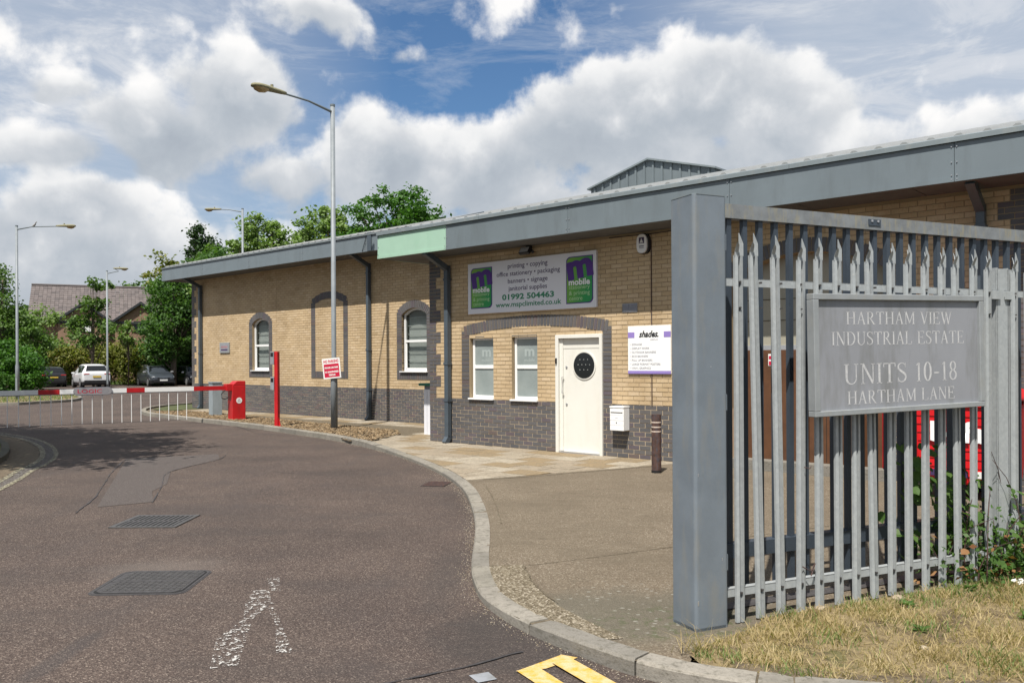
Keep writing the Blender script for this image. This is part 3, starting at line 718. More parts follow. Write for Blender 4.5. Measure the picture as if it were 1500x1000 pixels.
# ------------------------------------------------------------------ road ironwork and markings
def arrow(pts, z=.006): return sheet('worn_arrow_marking', pts, z, 'worn_white')
arrow([(-1.95, 6.66), (-1.86, 6.68), (-1.74, 6.28), (-1.82, 6.27)])
arrow([(-1.95, 6.30), (-1.83, 6.32), (-1.72, 5.95), (-1.74, 5.6), (-1.56, 4.75), (-1.70, 4.7), (-1.84, 5.2), (-1.80, 5.6), (-1.90, 5.95)])
arrow([(-1.77, 5.98), (-1.70, 5.98), (-1.60, 5.7), (-1.30, 4.95), (-1.40, 4.95), (-1.56, 5.5)])
YEL = sheet('yellow_line_end', [(.01, 4.63), (.28, 4.89), (.37, 4.84), (.18, 4.67)], .006, 'yellow_line')
sheet('yellow_line_marking', [(.015, 4.63), (.14, 4.68), (.57, 3.88), (.45, 3.84)], .010, 'yellow_line')
sheet('yellow_line_marking', [(.215, 4.74), (.335, 4.80), (.87, 3.85), (.74, 3.8)], .0145, 'yellow_line')
sheet('grey_paint_mark', [(-.245, 4.575), (-.14, 4.625), (-.09, 4.52), (-.19, 4.47)], .006, 'sign_grey')
def manhole(cx, cy, ang, wx, wy, double=True, label=''):
    e = empty('manhole_cover', (cx, cy, 0), ang, label=label, cat='manhole cover', group='iron covers in the road')
    def rr(x, y, r_): return [(x - r_ + r_ * math.cos(a), y - r_ + r_ * math.sin(a)) if False else None for a in ()]
    def rrect(hx, hy, r_, n=5):
        o = []
        for sx, sy, a0 in ((1, 1, 0), (-1, 1, 90), (-1, -1, 180), (1, -1, 270)):
            for k in range(n + 1):
                a = R(a0 + 90 * k / n); o.append((sx * (hx - r_) + r_ * math.cos(a), sy * (hy - r_) + r_ * math.sin(a)))
        return o
    MB().prism(rrect(wx / 2, wy / 2, .09), .001, .005).build('frame', 'cast_iron', e)
    MB().prism(rrect(wx / 2 - .018, wy / 2 - .018, .075), .001, .0065).build('seal_gap', 'grating_gap', e)
    MB().prism(rrect(wx / 2 + .015, wy / 2 + .015, .095), -.002, .0028).build('sealed_edge', 'tar', e)
    if double:
        for sg in (-1, 1):
            MB().prism([(p[0], sg * abs(p[1])) for p in ([(-wx / 2 + .03, .006), (wx / 2 - .03, .006), (wx / 2 - .03, wy / 2 - .09), (wx / 2 - .09, wy / 2 - .03), (-wx / 2 + .09, wy / 2 - .03), (-wx / 2 + .03, wy / 2 - .09)])], .001, .009).build('lid', 'cast_iron', e)
    m = MB(); sx = int(wx / .045); sy = int(wy / .045)
    for a in range(sx):
        for b in range(sy):
            x = -wx / 2 + .05 + a * .045; y = -wy / 2 + .05 + b * .045
            if abs(x) < wx / 2 - .06 and abs(y) < wy / 2 - .06 and abs(y) > .02: m.box(x - .016, x + .016, y - .010, y + .010, .009, .013)
    m.build('tread_pattern', 'worn_iron', e, kind='stuff')
manhole(-2.82, 6.57, R(2), .70, .70, label='large double iron manhole cover set in the near road')
g = empty('gully_grate', (-3.86, 9.08, 0), R(0), label='square slotted iron grate in the road behind the manhole', cat='drain grate', group='iron covers in the road')
MB().box(-.33, .33, -.33, .33, .001, .005).build('pit', 'grating_gap', g)
m = MB()
for a, b, c_, d_ in ((-.35, .35, -.35, -.30), (-.35, .35, .30, .35), (-.35, -.30, -.30, .30), (.30, .35, -.30, .30)): m.box(a, b, c_, d_, .001, .011)
m.build('frame', 'worn_iron', g)
for k in range(11):
    x = -.27 + k * .054; MB().box(x - .014, x + .014, -.30, -.02, .004, .010).build('bar', 'worn_iron', g); MB().box(x - .014, x + .014, .02, .30, .004, .010).build('bar', 'worn_iron', g)
MB().box(-.30, .30, -.02, .02, .004, .0105).build('cross_bar', 'cast_iron', g)
g = empty('kerb_gully', (-1.06, 11.74, 0), R(-12), label='small dark drain grate beside the kerb', cat='drain grate')
MB().box(-.17, .17, -.22, .22, .001, .005).build('pit', 'grating_gap', g)
for k in range(8): MB().box(-.16, .16, -.2 + k * .055, -.2 + k * .055 + .025, .003, .009).build('bar', 'rust', g)

# ------------------------------------------------------------------ the brick building (local x along the front, y into it)
B = empty('industrial_building', (O.x, O.y, 0), PH, label='long single storey buff brick industrial building with grey fascia and dark brick plinth', cat='building')
CZ0 = .07; CH = .075; BL = .225
class Arc:
    def __init__(s, c, half, zs, za, t=.205):
        s.c = c; s.half = half; rise = za - zs; s.R = (half * half + rise * rise) / (2 * rise); s.zc = za - s.R; s.Ri = s.R - t
    def zo(s, x): return s.zc + math.sqrt(max(0, s.R ** 2 - (x - s.c) ** 2))
    def zi(s, x): return s.zc + math.sqrt(max(0, s.Ri ** 2 - (x - s.c) ** 2))
A1_ = Arc(2.785, 1.84, 2.40, 2.57); A2_ = Arc(7.98, 1.35, 3.08, 3.48)
WA = Arc(-11.685, .705, 3.08, 3.37); WB = Arc(-7.90, .92, 3.60, 3.83); WC = Arc(-4.08, .705, 3.08, 3.37)
def tR(s, z, c):
    if 1.19 < s < 1.82 and .985 < z < 2.185 or 2.31 < s < 2.935 and .985 < z < 2.185 or 3.39 < s < 4.43 and z < 2.185: return None
    if 6.85 < s < 9.11 and z < A2_.zi(s): return None
    if 6.63 < s < 9.33 and z > .2:
        if s < 6.85 or s > 9.11:
            if z < 3.02: return 'jamb'
        if A2_.zi(s) <= z <= A2_.zo(s): return 'ring'
    if z < .97: return 'dark'
    if s < (.34 if ((c - 12) // 3) % 2 else .2): return 'dark'
    if (10.50 if ((c - 12) // 3) % 2 else 10.64) < s < 12.4: return 'dark'
    if (.945 < s < 1.165 or 4.43 < s < 4.62) and z < 2.33: return 'jamb'
    if .945 < s < 4.62 and A1_.zi(s) <= z <= A1_.zo(s): return 'ring'
    return 'buff'
def tL(s, z, c):
    for A, inn, op, zb in ((WA, .50, True, 1.225), (WB, .70, False, 1.225), (WC, .50, True, 1.225)):
        d = abs(s - A.c)
        if d < A.half:
            if z > zb + .215 and d < inn and z < A.zi(s): return None if op else 'buff'
            if zb < z < zb + .215: return 'sill'
            if d >= inn and zb < z < min(A.zi(A.c + inn), A.zo(s)) + .04 and z < A.zo(A.c + A.half): return 'jamb'
            if d < A.half and z > A.zi(s) and z <= A.zo(s) : return 'ring'
    if z < .97: return 'dark'
    if s + 16.31 < (.34 if ((c - 12) // 3) % 2 else .2): return 'dark'
    return 'buff'
def bricks(parent, y, s0, s1, z1, fn, joints, weight):
    big = []; n = int((z1 - CZ0) / CH + .5)
    for c in range(n):
        z = CZ0 + c * CH; zm = z + .033; off = (c % 2) * BL / 2
        k = math.floor((s0 - off) / BL) * BL + off; run_t = None
        # jamb pieces: whole header width, merged over the bond
        x = s0; st = 0; seq = []
        xs = np.arange(s0 + .005, s1, .01); cur = None; a0 = s0
        for xx in xs:
            t_ = fn(float(xx), zm, c)
            if t_ != cur: seq.append((cur, a0, float(xx) - .005)); cur = t_; a0 = float(xx) - .005
        seq.append((cur, a0, s1))
        for (ty, a, b) in seq:
            if ty in (None, 'ring', 'sill') or b - a < .03: continue
            if ty == 'jamb': big.append((a + .005, b - .005, z, 'dark')); continue
            k = math.floor((a - off) / BL) * BL + off
            while k < b:
                p, q = max(k + .005, a + .005), min(k + BL - .005, b - .005)
                if q - p > .025:
                    cuts = [j for j in joints if p < j[0] < q and z > j[1]]
                    for j in cuts: big.append((p, j[0] - .006, z, ty)); p = j[0] + .006
                    if q - p > .015: big.append((p, q, z, ty))
                k += BL
    full = [i for i, b in enumerate(big) if abs((b[1] - b[0]) - .215) < .002]
    full.sort(key=lambda i: -weight(big[i])); top = set(i for i in full[:250] if weight(big[i]) > 0)
    shared = {}
    for ty in ('buff', 'dark'):
        m = MB().box(0, .213, 0, .1, 0, .0635); shared[ty] = m.mesh('brick', ty + '_brick')
    stuff = {'buff': MB(), 'dark': MB()}
    for i, (a, b, z, ty) in enumerate(big):
        dy = rng.uniform(-.0025, .0015)
        if i in top: link('brick', shared[ty], parent, (a, y + dy, z))
        else: stuff[ty].box(a, b, y + dy, y + .1, z, z + .0635)
    for ty, nm in (('buff', 'buff_brickwork'), ('dark', 'dark_brickwork')): stuff[ty].build(nm, ty + '_brick', parent, kind='stuff', fix=False)
def voussoirs(parent, y, A, th0, th1, single=True, t=.205):
    arc = A.R * (th1 - th0); n = max(8, round(arc / .077)); m = MB()
    for i in range(n):
        a = th0 + (th1 - th0) * (i + .08) / n; b = th0 + (th1 - th0) * (i + .92) / n
        P = lambda r_, q: (A.c + r_ * math.sin(q), A.zc + r_ * math.cos(q))
        poly = [P(A.Ri, a), P(A.Ri, b), P(A.R, b), P(A.R, a)]
        if single: MB().front(poly, y - .004, y + .1).build('brick', 'dark_brick', parent)
        else: m.front(poly, y - .004, y + .1)
    if not single: m.build('arch_bricks', 'dark_brick', parent, kind='stuff')
def wall_sheet(name, y, s0, s1, z0, z1, ops, parent, mt='mortar'):
    # ops: (sa, sb, zlo, top function)
    br = sorted(set([s0, s1] + [e for o in ops for e in o[:2]])); m = MB()
    for a, b in zip(br, br[1:]):
        o = [q for q in ops if q[0] <= (a + b) / 2 <= q[1]]
        if not o: m.add([(a, y, z0), (b, y, z0), (b, y, z1), (a, y, z1)], [(0, 1, 2, 3)]); continue
        o = o[0]; k = 20 if o[4] else 1
        for i in range(k):
            p = a + (b - a) * i / k; q = a + (b - a) * (i + 1) / k
            if o[2] > z0: m.add([(p, y, z0), (q, y, z0), (q, y, o[2]), (p, y, o[2])], [(0, 1, 2, 3)])
            zp, zq = o[3](p), o[3](q); m.add([(p, y, zp), (q, y, zq), (q, y, z1), (p, y, z1)], [(0, 1, 2, 3)])
            m.add([(p, y, zp), (q, y, zq), (q, y + .32, zq), (p, y + .32, zp)], [(0, 1, 2, 3)])
        for e in (a, b):
            zt = o[3](e); m.add([(e, y, o[2]), (e, y, zt), (e, y + .32, zt), (e, y + .32, o[2])], [(0, 1, 2, 3)])
        m.add([(a, y, o[2]), (b, y, o[2]), (b, y + .32, o[2]), (a, y + .32, o[2])], [(0, 1, 2, 3)])
    return m.build(name, mt, parent)
cst = lambda v: (lambda x: v)
fw = wall_sheet('front_wall', .005, .004, 16, .0, 3.86, [(1.186, 1.824, .98, cst(2.19), 0), (2.306, 2.939, .98, cst(2.19), 0), (3.386, 4.434, .0, cst(2.19), 0), (6.846, 9.114, 0, lambda x: A2_.zi(x) - .003, 1)], B)
def wR(b):
    s = b[0]
    if 6.0 < s < 6.63 or b[2] > 3.5: return 0
    if s < 1.2: return 0
    if s > 9.3: return (.5 if b[2] < 2.9 else 1.2) if s < 10.9 else 0
    return 1 / (13 - s)
def wR2(b):
    s, z = b[0], b[2]
    if s > 5.75: return 2.0 if 9.3 < s < 10.95 and z > 2.9 and z < 3.8 else 0
    return 1 / (14 - s) if z < .97 or s > 1.8 else 0
bricks(fw, 0, .0, 16, 3.85, tR, [(5.43, .9)], wR2)
voussoirs(fw, 0, A1_, -math.asin(1.78 / A1_.R), math.asin(1.78 / A1_.R))
voussoirs(fw, 0, A2_, -math.asin(1.30 / A2_.R), math.asin(1.30 / A2_.R), False)
YL = 3.17
rw = wall_sheet('far_wall', YL + .005, -16.306, 0, 0, 4.71, [(-12.19, -11.18, 1.44, lambda x: WA.zi(x) - .003, 1), (-4.585, -3.575, 1.44, lambda x: WC.zi(x) - .003, 1)], B)
bricks(rw, YL, -16.31, 0, 4.70, tL, [(-10.73, .0), (-5.45, .9)], lambda b: (1 / (20 - b[0])) if b[0] < -3.6 and b[2] < .97 else 0)
for A in (WA, WB, WC):
    q = math.asin(min(1, (A.half - .03) / A.R)); voussoirs(rw, YL, A, -q, q, False)
    m = MB(); n = round(2 * A.half / .075)
    for i in range(n):
        a = A.c - A.half + 2 * A.half * i / n; m.box(a + .005, a + 2 * A.half / n - .005, YL - .004, YL + .1, 1.23, 1.435)
    m.build('sill_bricks', 'dark_brick', rw, kind='stuff')
MB().box(-16.306, -16.1, YL + .02, 21, 0, 4.7).build('end_wall', 'side_brick', B)
MB().box(.004, .2, .02, YL, 0, 4.4).build('return_wall', 'side_brick', B)
MB().box(-16.3, 16, 20.8, 21, 0, 4.6).box(15.8, 15.996, .02, 20.8, 0, 4.6).build('back_wall', 'side_brick', B)

# fascia, soffit, roof
def fpanel(s0, s1, y, z0, z1, mt='fascia', lbl=None):
    m = MB().box(s0 + .003, s1 - .003, y, y + .03, z0 + .05, z1).box(s0 + .003, s1 - .003, y - .008, y + .04, z0, z0 + .055)
    o = m.build('fascia_panel', mt, B)
    if lbl: o['label'] = lbl
    r = MB()
    for s_ in (s0 + .03, s1 - .03):
        for z in (z0 + .03, z0 + .08, (z0 + z1) / 2, z1 - .05): r.box(s_ - .006, s_ + .006, y - .012, y, z - .006, z + .006)
    r.build('rivets', 'alloy', o, kind='stuff'); return o
ZR = 3.855; ZL = 4.70; FH = .475
fpanel(-.775, 1.286, -.74, ZR, ZR + FH, 'mint_panel', 'pale mint green fascia panel')
s = 1.286
while s < 16: fpanel(s, min(s + 2.97, 16), -.74, ZR, ZR + FH); s += 2.97
s = -17.08
while s < -.8: fpanel(s, min(s + 2.97, -.775), YL - .74, ZL, ZL + FH); s += 2.97
# end returns of the fascia
MB().box(-.775, -.745, -.70, YL - .745, ZR, ZR + .06).front([(-.775, ZR), (-.745, ZR), (-.745, ZR + FH), (-.775, ZR + FH)], -.708, -.3).build('fascia_return', 'mint_panel', B)
m = MB(); ya, yb = -.74, YL - .74
m.add([(-.78, ya, ZR + .42), (-.78, yb, ZR + .42 + .268 * 3.17), (-.78, yb, ZR + .54 + .268 * 3.17), (-.78, ya, ZR + .54), (-.73, ya, ZR + .42), (-.73, yb, ZR + .42 + .268 * 3.17), (-.73, yb, ZR + .54 + .268 * 3.17), (-.73, ya, ZR + .54)], [(0, 1, 2, 3), (7, 6, 5, 4), (0, 4, 5, 1), (3, 2, 6, 7), (0, 3, 7, 4), (1, 5, 6, 2)])
m.build('verge_trim', 'pipe_blue', B)
MB().front([(-.77, ZR + .05), (-.75, ZR + .05), (-.75, ZR + .42), (-.77, ZR + .42)], -.3, YL - .74).build('verge_board', 'fascia', B)
m = MB(); m.box(-17.08, -17.05, YL - .708, 20.9, ZL, ZL + FH); m.build('fascia_return', 'fascia', B)
for (a, b, y0, z) in ((-.745, 16, -.71, ZR + .002), (-17.05, -.775, YL - .71, ZL + .002)):
    s = a
    while s < b:
        e = min(s + 1.49, b); MB().box(s + .006, e - .006, y0, y0 + .75, z, z + .02).build('soffit_panel', 'soffit', B); s = e
MB().box(-.745, 16, -.70, .0, ZR + .03, ZR + .05).box(-17.05, -.775, YL - .70, YL, ZL + .03, ZL + .05).box(-17.05, -16.31, YL, 20.9, ZL, ZL + .03).build('soffit_backing', 'black_plastic', B)
MB().box(-.745, -.0, 0, YL - .74, ZR + .002, ZR + .03).build('soffit_panel', 'soffit', B)
# eaves gap and cap
MB().box(-.77, 16, -.72, -.68, ZR + FH, ZR + FH + .022).box(-17.07, -.78, YL - .72, YL - .68, ZL + FH, ZL + FH + .02).build('eaves_gap', 'black_plastic', B)
K = .25
def roofz(y): return 4.385 + K * (y + .74)
def slope(m, s0, s1, y0, y1, dz=0, th=.02):
    vs = [(s, y, roofz(y) + dz + t_) for t_ in (0, th) for y in (y0, y1) for s in (s0, s1)]
    m.add(vs, [(0, 2, 3, 1), (4, 5, 7, 6), (0, 1, 5, 4), (2, 6, 7, 3), (0, 4, 6, 2), (1, 3, 7, 5)]); return m
s = -.775
while s < 16:
    e = min(s + 2.97, 16); m = slope(MB(), s + .002, e - .002, -.775, .10, -.014, .03); m.box(s + .002, e - .002, -.776, -.765, roofz(-.775) - .045, roofz(-.775) + .014)
    m.build('eaves_flashing', 'fascia_edge', B); s = e
s = -17.1
while s < -.8:
    e = min(s + 2.97, -.775); slope(MB(), s + .002, e - .002, YL - .775, YL - .60, -.02, .022).box(s + .002, e - .002, YL - .776, YL - .765, roofz(YL - .775) - .03, roofz(YL - .775)).build('eaves_flashing', 'fascia_edge', B); s = e
def ribs(name, s0, s1, y0, y1, pitch=.333):
    m = MB(); xs = []; s = s0
    while s < s1 - .05:
        for dx, dz in ((0, 0), (.11, 0), (.15, .035), (.20, .035), (.24, 0)):
            if s + dx <= s1: xs.append((s + dx, dz + rng.uniform(0, .004)))
        s += pitch
    xs.append((s1, 0)); n = len(xs)
    m.add([(x, y0, roofz(y0) + .008 + d) for x, d in xs] + [(x, y1, roofz(y1) + .008 + d) for x, d in xs] + [(x, y0, roofz(y0) - .01) for x, d in xs], [(i, i + 1, n + i + 1, n + i) for i in range(n - 1)] + [(2 * n + i, 2 * n + i + 1, i + 1, i) for i in range(n - 1)])
    return m.build(name, 'roof_sheet', B)
ribs('roof_sheet', -.775, 16, .02, 8.2); ribs('roof_sheet', -17.1, -.775, YL - .68, 8.2)
m = MB(); m.add([(-17.1, 8.2, roofz(8.2)), (16, 8.2, roofz(8.2)), (16, 21, 4.7), (-17.1, 21, 4.7)], [(0, 1, 2, 3)]); m.build('rear_roof', 'roof_sheet', B)
m = MB().front([(15.9, 3.9), (15.99, 3.9), (15.99, 4.3), (15.9, 4.3)], -.7, .1); m.build('fascia_end', 'fascia', B)
# clad gable rising out of the roof
gx0, gx1, gy = -1.79, 2.22, 8.1; gc_ = (gx0 + gx1) / 2
m = MB().front([(gx0, 6.3), (gx1, 6.3), (gx1, 6.79), (gc_, 7.33), (gx0, 6.79)], gy, 14); gb = m.build('roof_gable', 'cladding', B)
for i in range(14):
    x = gx0 + .15 + i * (gx1 - gx0 - .3) / 13; zt = 7.33 - abs(x - gc_) / (gx1 - gc_) * .54
    MB().box(x - .03, x + .03, gy - .035, gy - .001, 6.35, zt - .05).build('cladding_rib', 'cladding', gb)
for sg in (-1, 1):
    xe = gc_ + sg * (gx1 - gc_ + .08); m = MB().front([(gc_, 7.34), (xe, 6.775), (xe, 6.73), (gc_, 7.29)] if sg > 0 else [(xe, 6.775), (gc_, 7.34), (gc_, 7.29), (xe, 6.73)], gy - .10, 14)
    m.build('gable_trim', 'fascia_edge', gb)
# downpipes
def downpipe(s0, yw, ztop, arm=.70):
    p = MB().box(s0, s0 + .105, yw - .135, yw - .03, .17, ztop).build('downpipe', 'pipe_blue', B); bevel(p, .008)
    q = MB().box(s0 - .01, s0 + .115, yw - .145, yw - .02, ztop - .3, ztop - .26).box(s0 - .01, s0 + .115, yw - .145, yw - .02, ztop * .45, ztop * .45 + .05).box(s0 - .01, s0 + .115, yw - .145, yw - .02, .9, .95); q.build('pipe_bracket', 'pipe_blue', p)
    M = Matrix.Translation((s0 + .0525, yw - .085, .17)) @ Matrix.Rotation(R(-38), 4, 'X'); MB().box(-.0525, .0525, -.05, .05, -.14, .03, M).build('shoe', 'pipe_blue', p)
    m = MB(); z0, z1 = ztop - .02, ztop + .22
    for (ya_, za_, yb_, zb_) in ((yw - .08, z0 - .05, yw - arm, z1),):
        d = Vector((0, yb_ - ya_, zb_ - za_)); n_ = Vector((0, -d.z, d.y)).normalized() * .055
        pts = [(ya_ + n_.y, za_ + n_.z), (yb_ + n_.y, zb_ + n_.z), (yb_ - n_.y, zb_ - n_.z), (ya_ - n_.y, za_ - n_.z)]
        m.add([(x, a, b) for x in (s0, s0 + .105) for a, b in pts], [(0, 1, 2, 3), (7, 6, 5, 4), (0, 4, 5, 1), (1, 5, 6, 2), (2, 6, 7, 3), (3, 7, 4, 0)])
    m.build('swan_neck', 'pipe_blue', p)
downpipe(.575, 0, ZR - .20); downpipe(-5.97, YL, ZL - .2); downpipe(-15.58, YL, ZL - .2); downpipe(10.28, 0, ZR - .2, .6)
MB().box(-5.1, -4.93, YL - .765, YL - .745, ZL + .01, ZL + FH + .03).build('fascia_clip', 'pipe_blue', B)
MB().tube([(-5.12, YL - .76, ZL + FH), (-5.2, YL - .77, ZL + .25), (-5.32, YL - .76, ZL + .02)], .008, 5).build('loose_cable', 'black_plastic', B)
MB().tube([(5.43, -.012, .97), (5.43, -.012, 3.7)], .008, 5).build('wall_cable', 'rust', B)
MB().tube([(4.6, -.03, 3.82), (5.43, -.03, 3.80), (6.6, -.03, 3.83)], .008, 5).build('wall_cable', 'black_plastic', B)

# windows and door
def window_sq(s0, s1, z0, z1, yw, ztr, pr=False):
    f = MB(); t = .05; y0, y1 = yw + .075, yw + .125
    f.box(s0, s1, y0, y1, z0, z0 + t).box(s0, s1, y0, y1, z1 - t, z1).box(s0, s0 + t, y0, y1, z0 + t, z1 - t).box(s1 - t, s1, y0, y1, z0 + t, z1 - t).box(s0 + t, s1 - t, y0, y1, ztr - .035, ztr + .035)
    o = f.build('window', 'white_upvc', B); bevel(o, .005)
    MB().box(s0 + t, s1 - t, y0 + .02, y0 + .03, z0 + t, ztr - .035).build('pane', 'glass_frost', o); MB().box(s0 + t, s1 - t, y0 + .02, y0 + .03, ztr + .035, z1 - t).build('pane', 'glass_frost', o)
    bevel(MB().box(s0 - .03, s1 + .03, yw - .05, yw + .13, z0 - .035, z0 - .004).build('sill', 'white_upvc', o), .005)
    text('m', 'frosted_print', 'frost_print', o, (s0 + s1) / 2 + .05, ztr + .27, .24, .14, y0 + .018, bold=.03)
    text('mobile', 'frosted_print', 'frost_print', o, (s0 + s1) / 2 + .05, ztr + .13, .26, .07, y0 + .018, bold=.02)
    MB().box(s0 - .02, s1 + .02, yw + .13, yw + .15, z0, z1).build('backing', 'interior', o)
window_sq(1.195, 1.815, .99, 2.18, 0, 1.60); window_sq(2.315, 2.93, .99, 2.18, 0, 1.60)
MB().box(1.19, 1.82, -.001, .08, 2.186, 2.20).box(2.31, 2.935, -.001, .08, 2.186, 2.20).build('lintel', 'pipe_blue', B)
def window_arch(A, yw):
    inn = .50; y0 = yw + .09; o = None; c = A.c; t = .05
    def outline(d, zb, n=14):
        r_ = A.Ri - d; h = inn - d; q = math.asin(h / r_)
        return [(c - h, zb)] + [(c + h, zb)] + [(c + r_ * math.sin(q - 2 * q * i / n), A.zc + r_ * math.cos(q - 2 * q * i / n)) for i in range(n + 1)]
    a, b = outline(.004, 1.45), outline(.004 + t, 1.45 + t); m = MB(); n = len(a)
    vs = [(x, y0, z) for x, z in a] + [(x, y0, z) for x, z in b] + [(x, y0 + .06, z) for x, z in a] + [(x, y0 + .06, z) for x, z in b]
    fs = []
    for i in range(n):
        j = (i + 1) % n; fs += [(i, j, n + j, n + i), (n + i, n + j, 3 * n + j, 3 * n + i), (i, 2 * n + i, 2 * n + j, j)]
    m.add(vs, fs); zt = 2.27
    m.box(c - inn + t, c + inn - t, y0 + .005, y0 + .055, zt - .03, zt + .03)
    m.box(c - inn + t, c - inn + t + .035, y0 + .02, y0 + .05, 1.5, zt - .03).box(c + inn - t - .035, c + inn - t, y0 + .02, y0 + .05, 1.5, zt - .03).box(c - inn + t, c + inn - t, y0 + .02, y0 + .05, 1.5, 1.54)
    o = m.build('window', 'white_upvc', B)
    g = MB(); g.front(outline(.05, 1.5), y0 + .035, y0 + .041); g.build('pane', 'window_glass', o)
    bevel(MB().box(c - inn - .05, c + inn + .05, yw - .06, yw + .15, 1.425, 1.449).build('sill', 'white_upvc', o), .004)
    m = MB()
    for k in range(14):
        x = c - inn + .05 + k * .068; M = Matrix.Translation((x + .03, y0 + .16, 0)) @ Matrix.Rotation(R(25), 4, 'Z')
        zt2 = A.zi(min(max(x + .03, c - .49), c + .49)) - .03
        if k in (12,): continue
        m.box(-.034, .034, -.002, .002, 1.5, zt2, M)
    m.build('vertical_blind', 'blind', o)
    m = MB()
    for z in (1.75, 1.98, 2.45, 2.68, 2.9): m.box(c - inn + .05, c + inn - .05, y0 + .10, y0 + .11, z, z + .015)
    m.build('security_bars', 'white_upvc', o)
    MB().box(c - inn, c + inn, yw + .30, yw + .315, 1.44, A.zi(c)).build('backing', 'interior', o)
window_arch(WA, YL); window_arch(WC, YL)
d = MB(); d.box(3.39, 3.46, -.03, .10, .055, 2.18).box(4.37, 4.43, -.03, .10, .055, 2.18).box(3.46, 4.37, -.03, .10, 2.115, 2.18)
door = d.build('door', 'cream_paint', B); bevel(door, .004)
lf = MB().box(3.465, 4.365, .045, .085, .085, 2.11).build('door_leaf', 'cream_paint', door)
MB().box(3.465, 4.365, .039, .045, 1.935, 2.11).build('top_rail', 'cream_paint', door)
bevel(MB().box(3.455, 3.53, .02, .045, .09, 2.11).build('hinge_stile', 'cream_paint', door), .004)
MB().box(3.46, 4.37, -.03, .10, .04, .085).build('threshold', 'alloy', door)
def disc(name, cx, cz, r_, y0, y1, mt, parent, n=40): return MB().front([(cx + r_ * math.cos(2 * math.pi * i / n), cz + r_ * math.sin(2 * math.pi * i / n)) for i in range(n)], y0, y1).build(name, mt, parent)
disc('porthole_rim', 4.0, 1.63, .255, .030, .05, 'cream_paint', door); pp = disc('porthole_glass', 4.0, 1.63, .228, .022, .03, 'glass_dark', door)
m = MB()
for zz in (1.55, 1.64, 1.73):
    for k in range(4 if zz == 1.64 else 3):
        x = 3.87 + k * .085 + (.0 if zz == 1.64 else .04); m.box(x, x + .014, .018, .021, zz, zz + .007)
m.build('glass_marks', 'blind', door)
MB().tube([(3.545, .02, 1.13), (3.545, -.03, 1.13), (3.545, -.03, 1.42), (3.545, .02, 1.42)], .008, 8).build('door_handle', 'alloy', door)
disc('lock', 3.60, 1.60, .02, .03, .05, 'alloy', door, 16); disc('lock', 3.60, .93, .02, .03, .05, 'alloy', door, 16)
bevel(MB().box(3.405, 3.435, -.055, -.03, 1.66, 1.76).build('intercom', 'black_plastic', door), .004)
# recessed loading doors seen through the fence
ld = MB().box(6.85, 9.11, .25, .30, 1.93, 3.30).build('header_panel', 'beige_panel', B)
MB().box(6.85, 9.11, .242, .25, 2.30, 2.312).box(6.85, 9.11, .242, .25, 2.62, 2.632).build('panel_joint', 'joint', ld)
dd = MB().box(6.85, 9.11, .235, .25, 1.86, 1.93).build('loading_doors', 'alloy', B)
for i in range(4):
    a = 6.95 + i * .52; q = MB().box(a + .004, a + .516, .22, .26, .20, 1.86).build('door_leaf', 'brown_door', dd)
    MB().box(a + .25, a + .256, .216, .22, .22, 1.84).build('groove', 'grating_gap', q)
MB().box(6.85, 6.95, .20, .26, .20, 1.86).box(9.03, 9.11, .20, .26, .20, 1.86).build('door_frame', 'red_paint', dd)
MB().box(7.36, 7.43, .214, .219, 1.62, 1.80).build('door_notice', 'plate_white', dd)
MB().box(7.37, 7.42, .210, .2135, 1.63, 1.69).box(7.37, 7.42, .210, .2135, 1.72, 1.77).build('notice_marks', 'sign_red', dd)
MB().box(6.7, 9.25, -.06, .3, .045, .20).build('doorstep', 'kerb_concrete', B)
MB().box(6.85, 9.11, .3, .32, 0, 3.4).build('recess_back', 'black_plastic', B)

# ------------------------------------------------------------------ things on the wall
def wallthing(name, s, y, z, **k): p = W(s, y, z); return empty(name, p, PH, **k)
sg = wallthing('shop_sign', 1.187, 0, 2.645, label='wide white and purple printed shop sign above the arched windows and cream door', cat='sign')
MB().box(0, 3.145, -.045, -.002, 0, .99).build('board', 'board_white', sg)
def logo(x, z, w_, h_):
    def shape(e):
        r_ = .09; a = [(x - e, z - e), (x + w_ + e - r_, z - e)]
        for i in range(7): q = R(-90 + 15 * i); a.append((x + w_ + e - r_ + r_ * math.cos(q), z - e + r_ + r_ * math.sin(q)))
        a += [(x + w_ + e, z + h_ + e), (x - e + r_, z + h_ + e)]
        for i in range(7): q = R(90 + 15 * i); a.append((x - e + r_ + r_ * math.cos(q), z + h_ + e - r_ + r_ * math.sin(q)))
        return a
    lb = MB().front(shape(.018), -.049, -.045).build('logo_border', 'purple', sg); MB().front(shape(0), -.052, -.049).build('logo_panel', 'logo_green', sg)
    o = text('m', 'logo_letter', 'purple', sg, x + w_ * .52, z + h_ * .74, w_ * 1.02, h_ * .42, -.054, bold=.05, rot=R(8))
    text('mobile', 'lettering', 'text_white', sg, x + w_ * .5, z + h_ * .455, w_ * .84, h_ * .145, -.055, bold=.03)
    text('stationery', 'lettering', 'text_lime', sg, x + w_ * .5, z + h_ * .325, w_ * .82, h_ * .11, -.054)
    text('& printing', 'lettering', 'text_lime', sg, x + w_ * .5, z + h_ * .20, w_ * .82, h_ * .12, -.054)
    text('centre', 'lettering', 'text_lime', sg, x + w_ * .10, z + h_ * .085, w_ * .52, h_ * .075, -.054, align='LEFT')
logo(.10, .12, .54, .76); logo(2.50, .10, .56, .80)
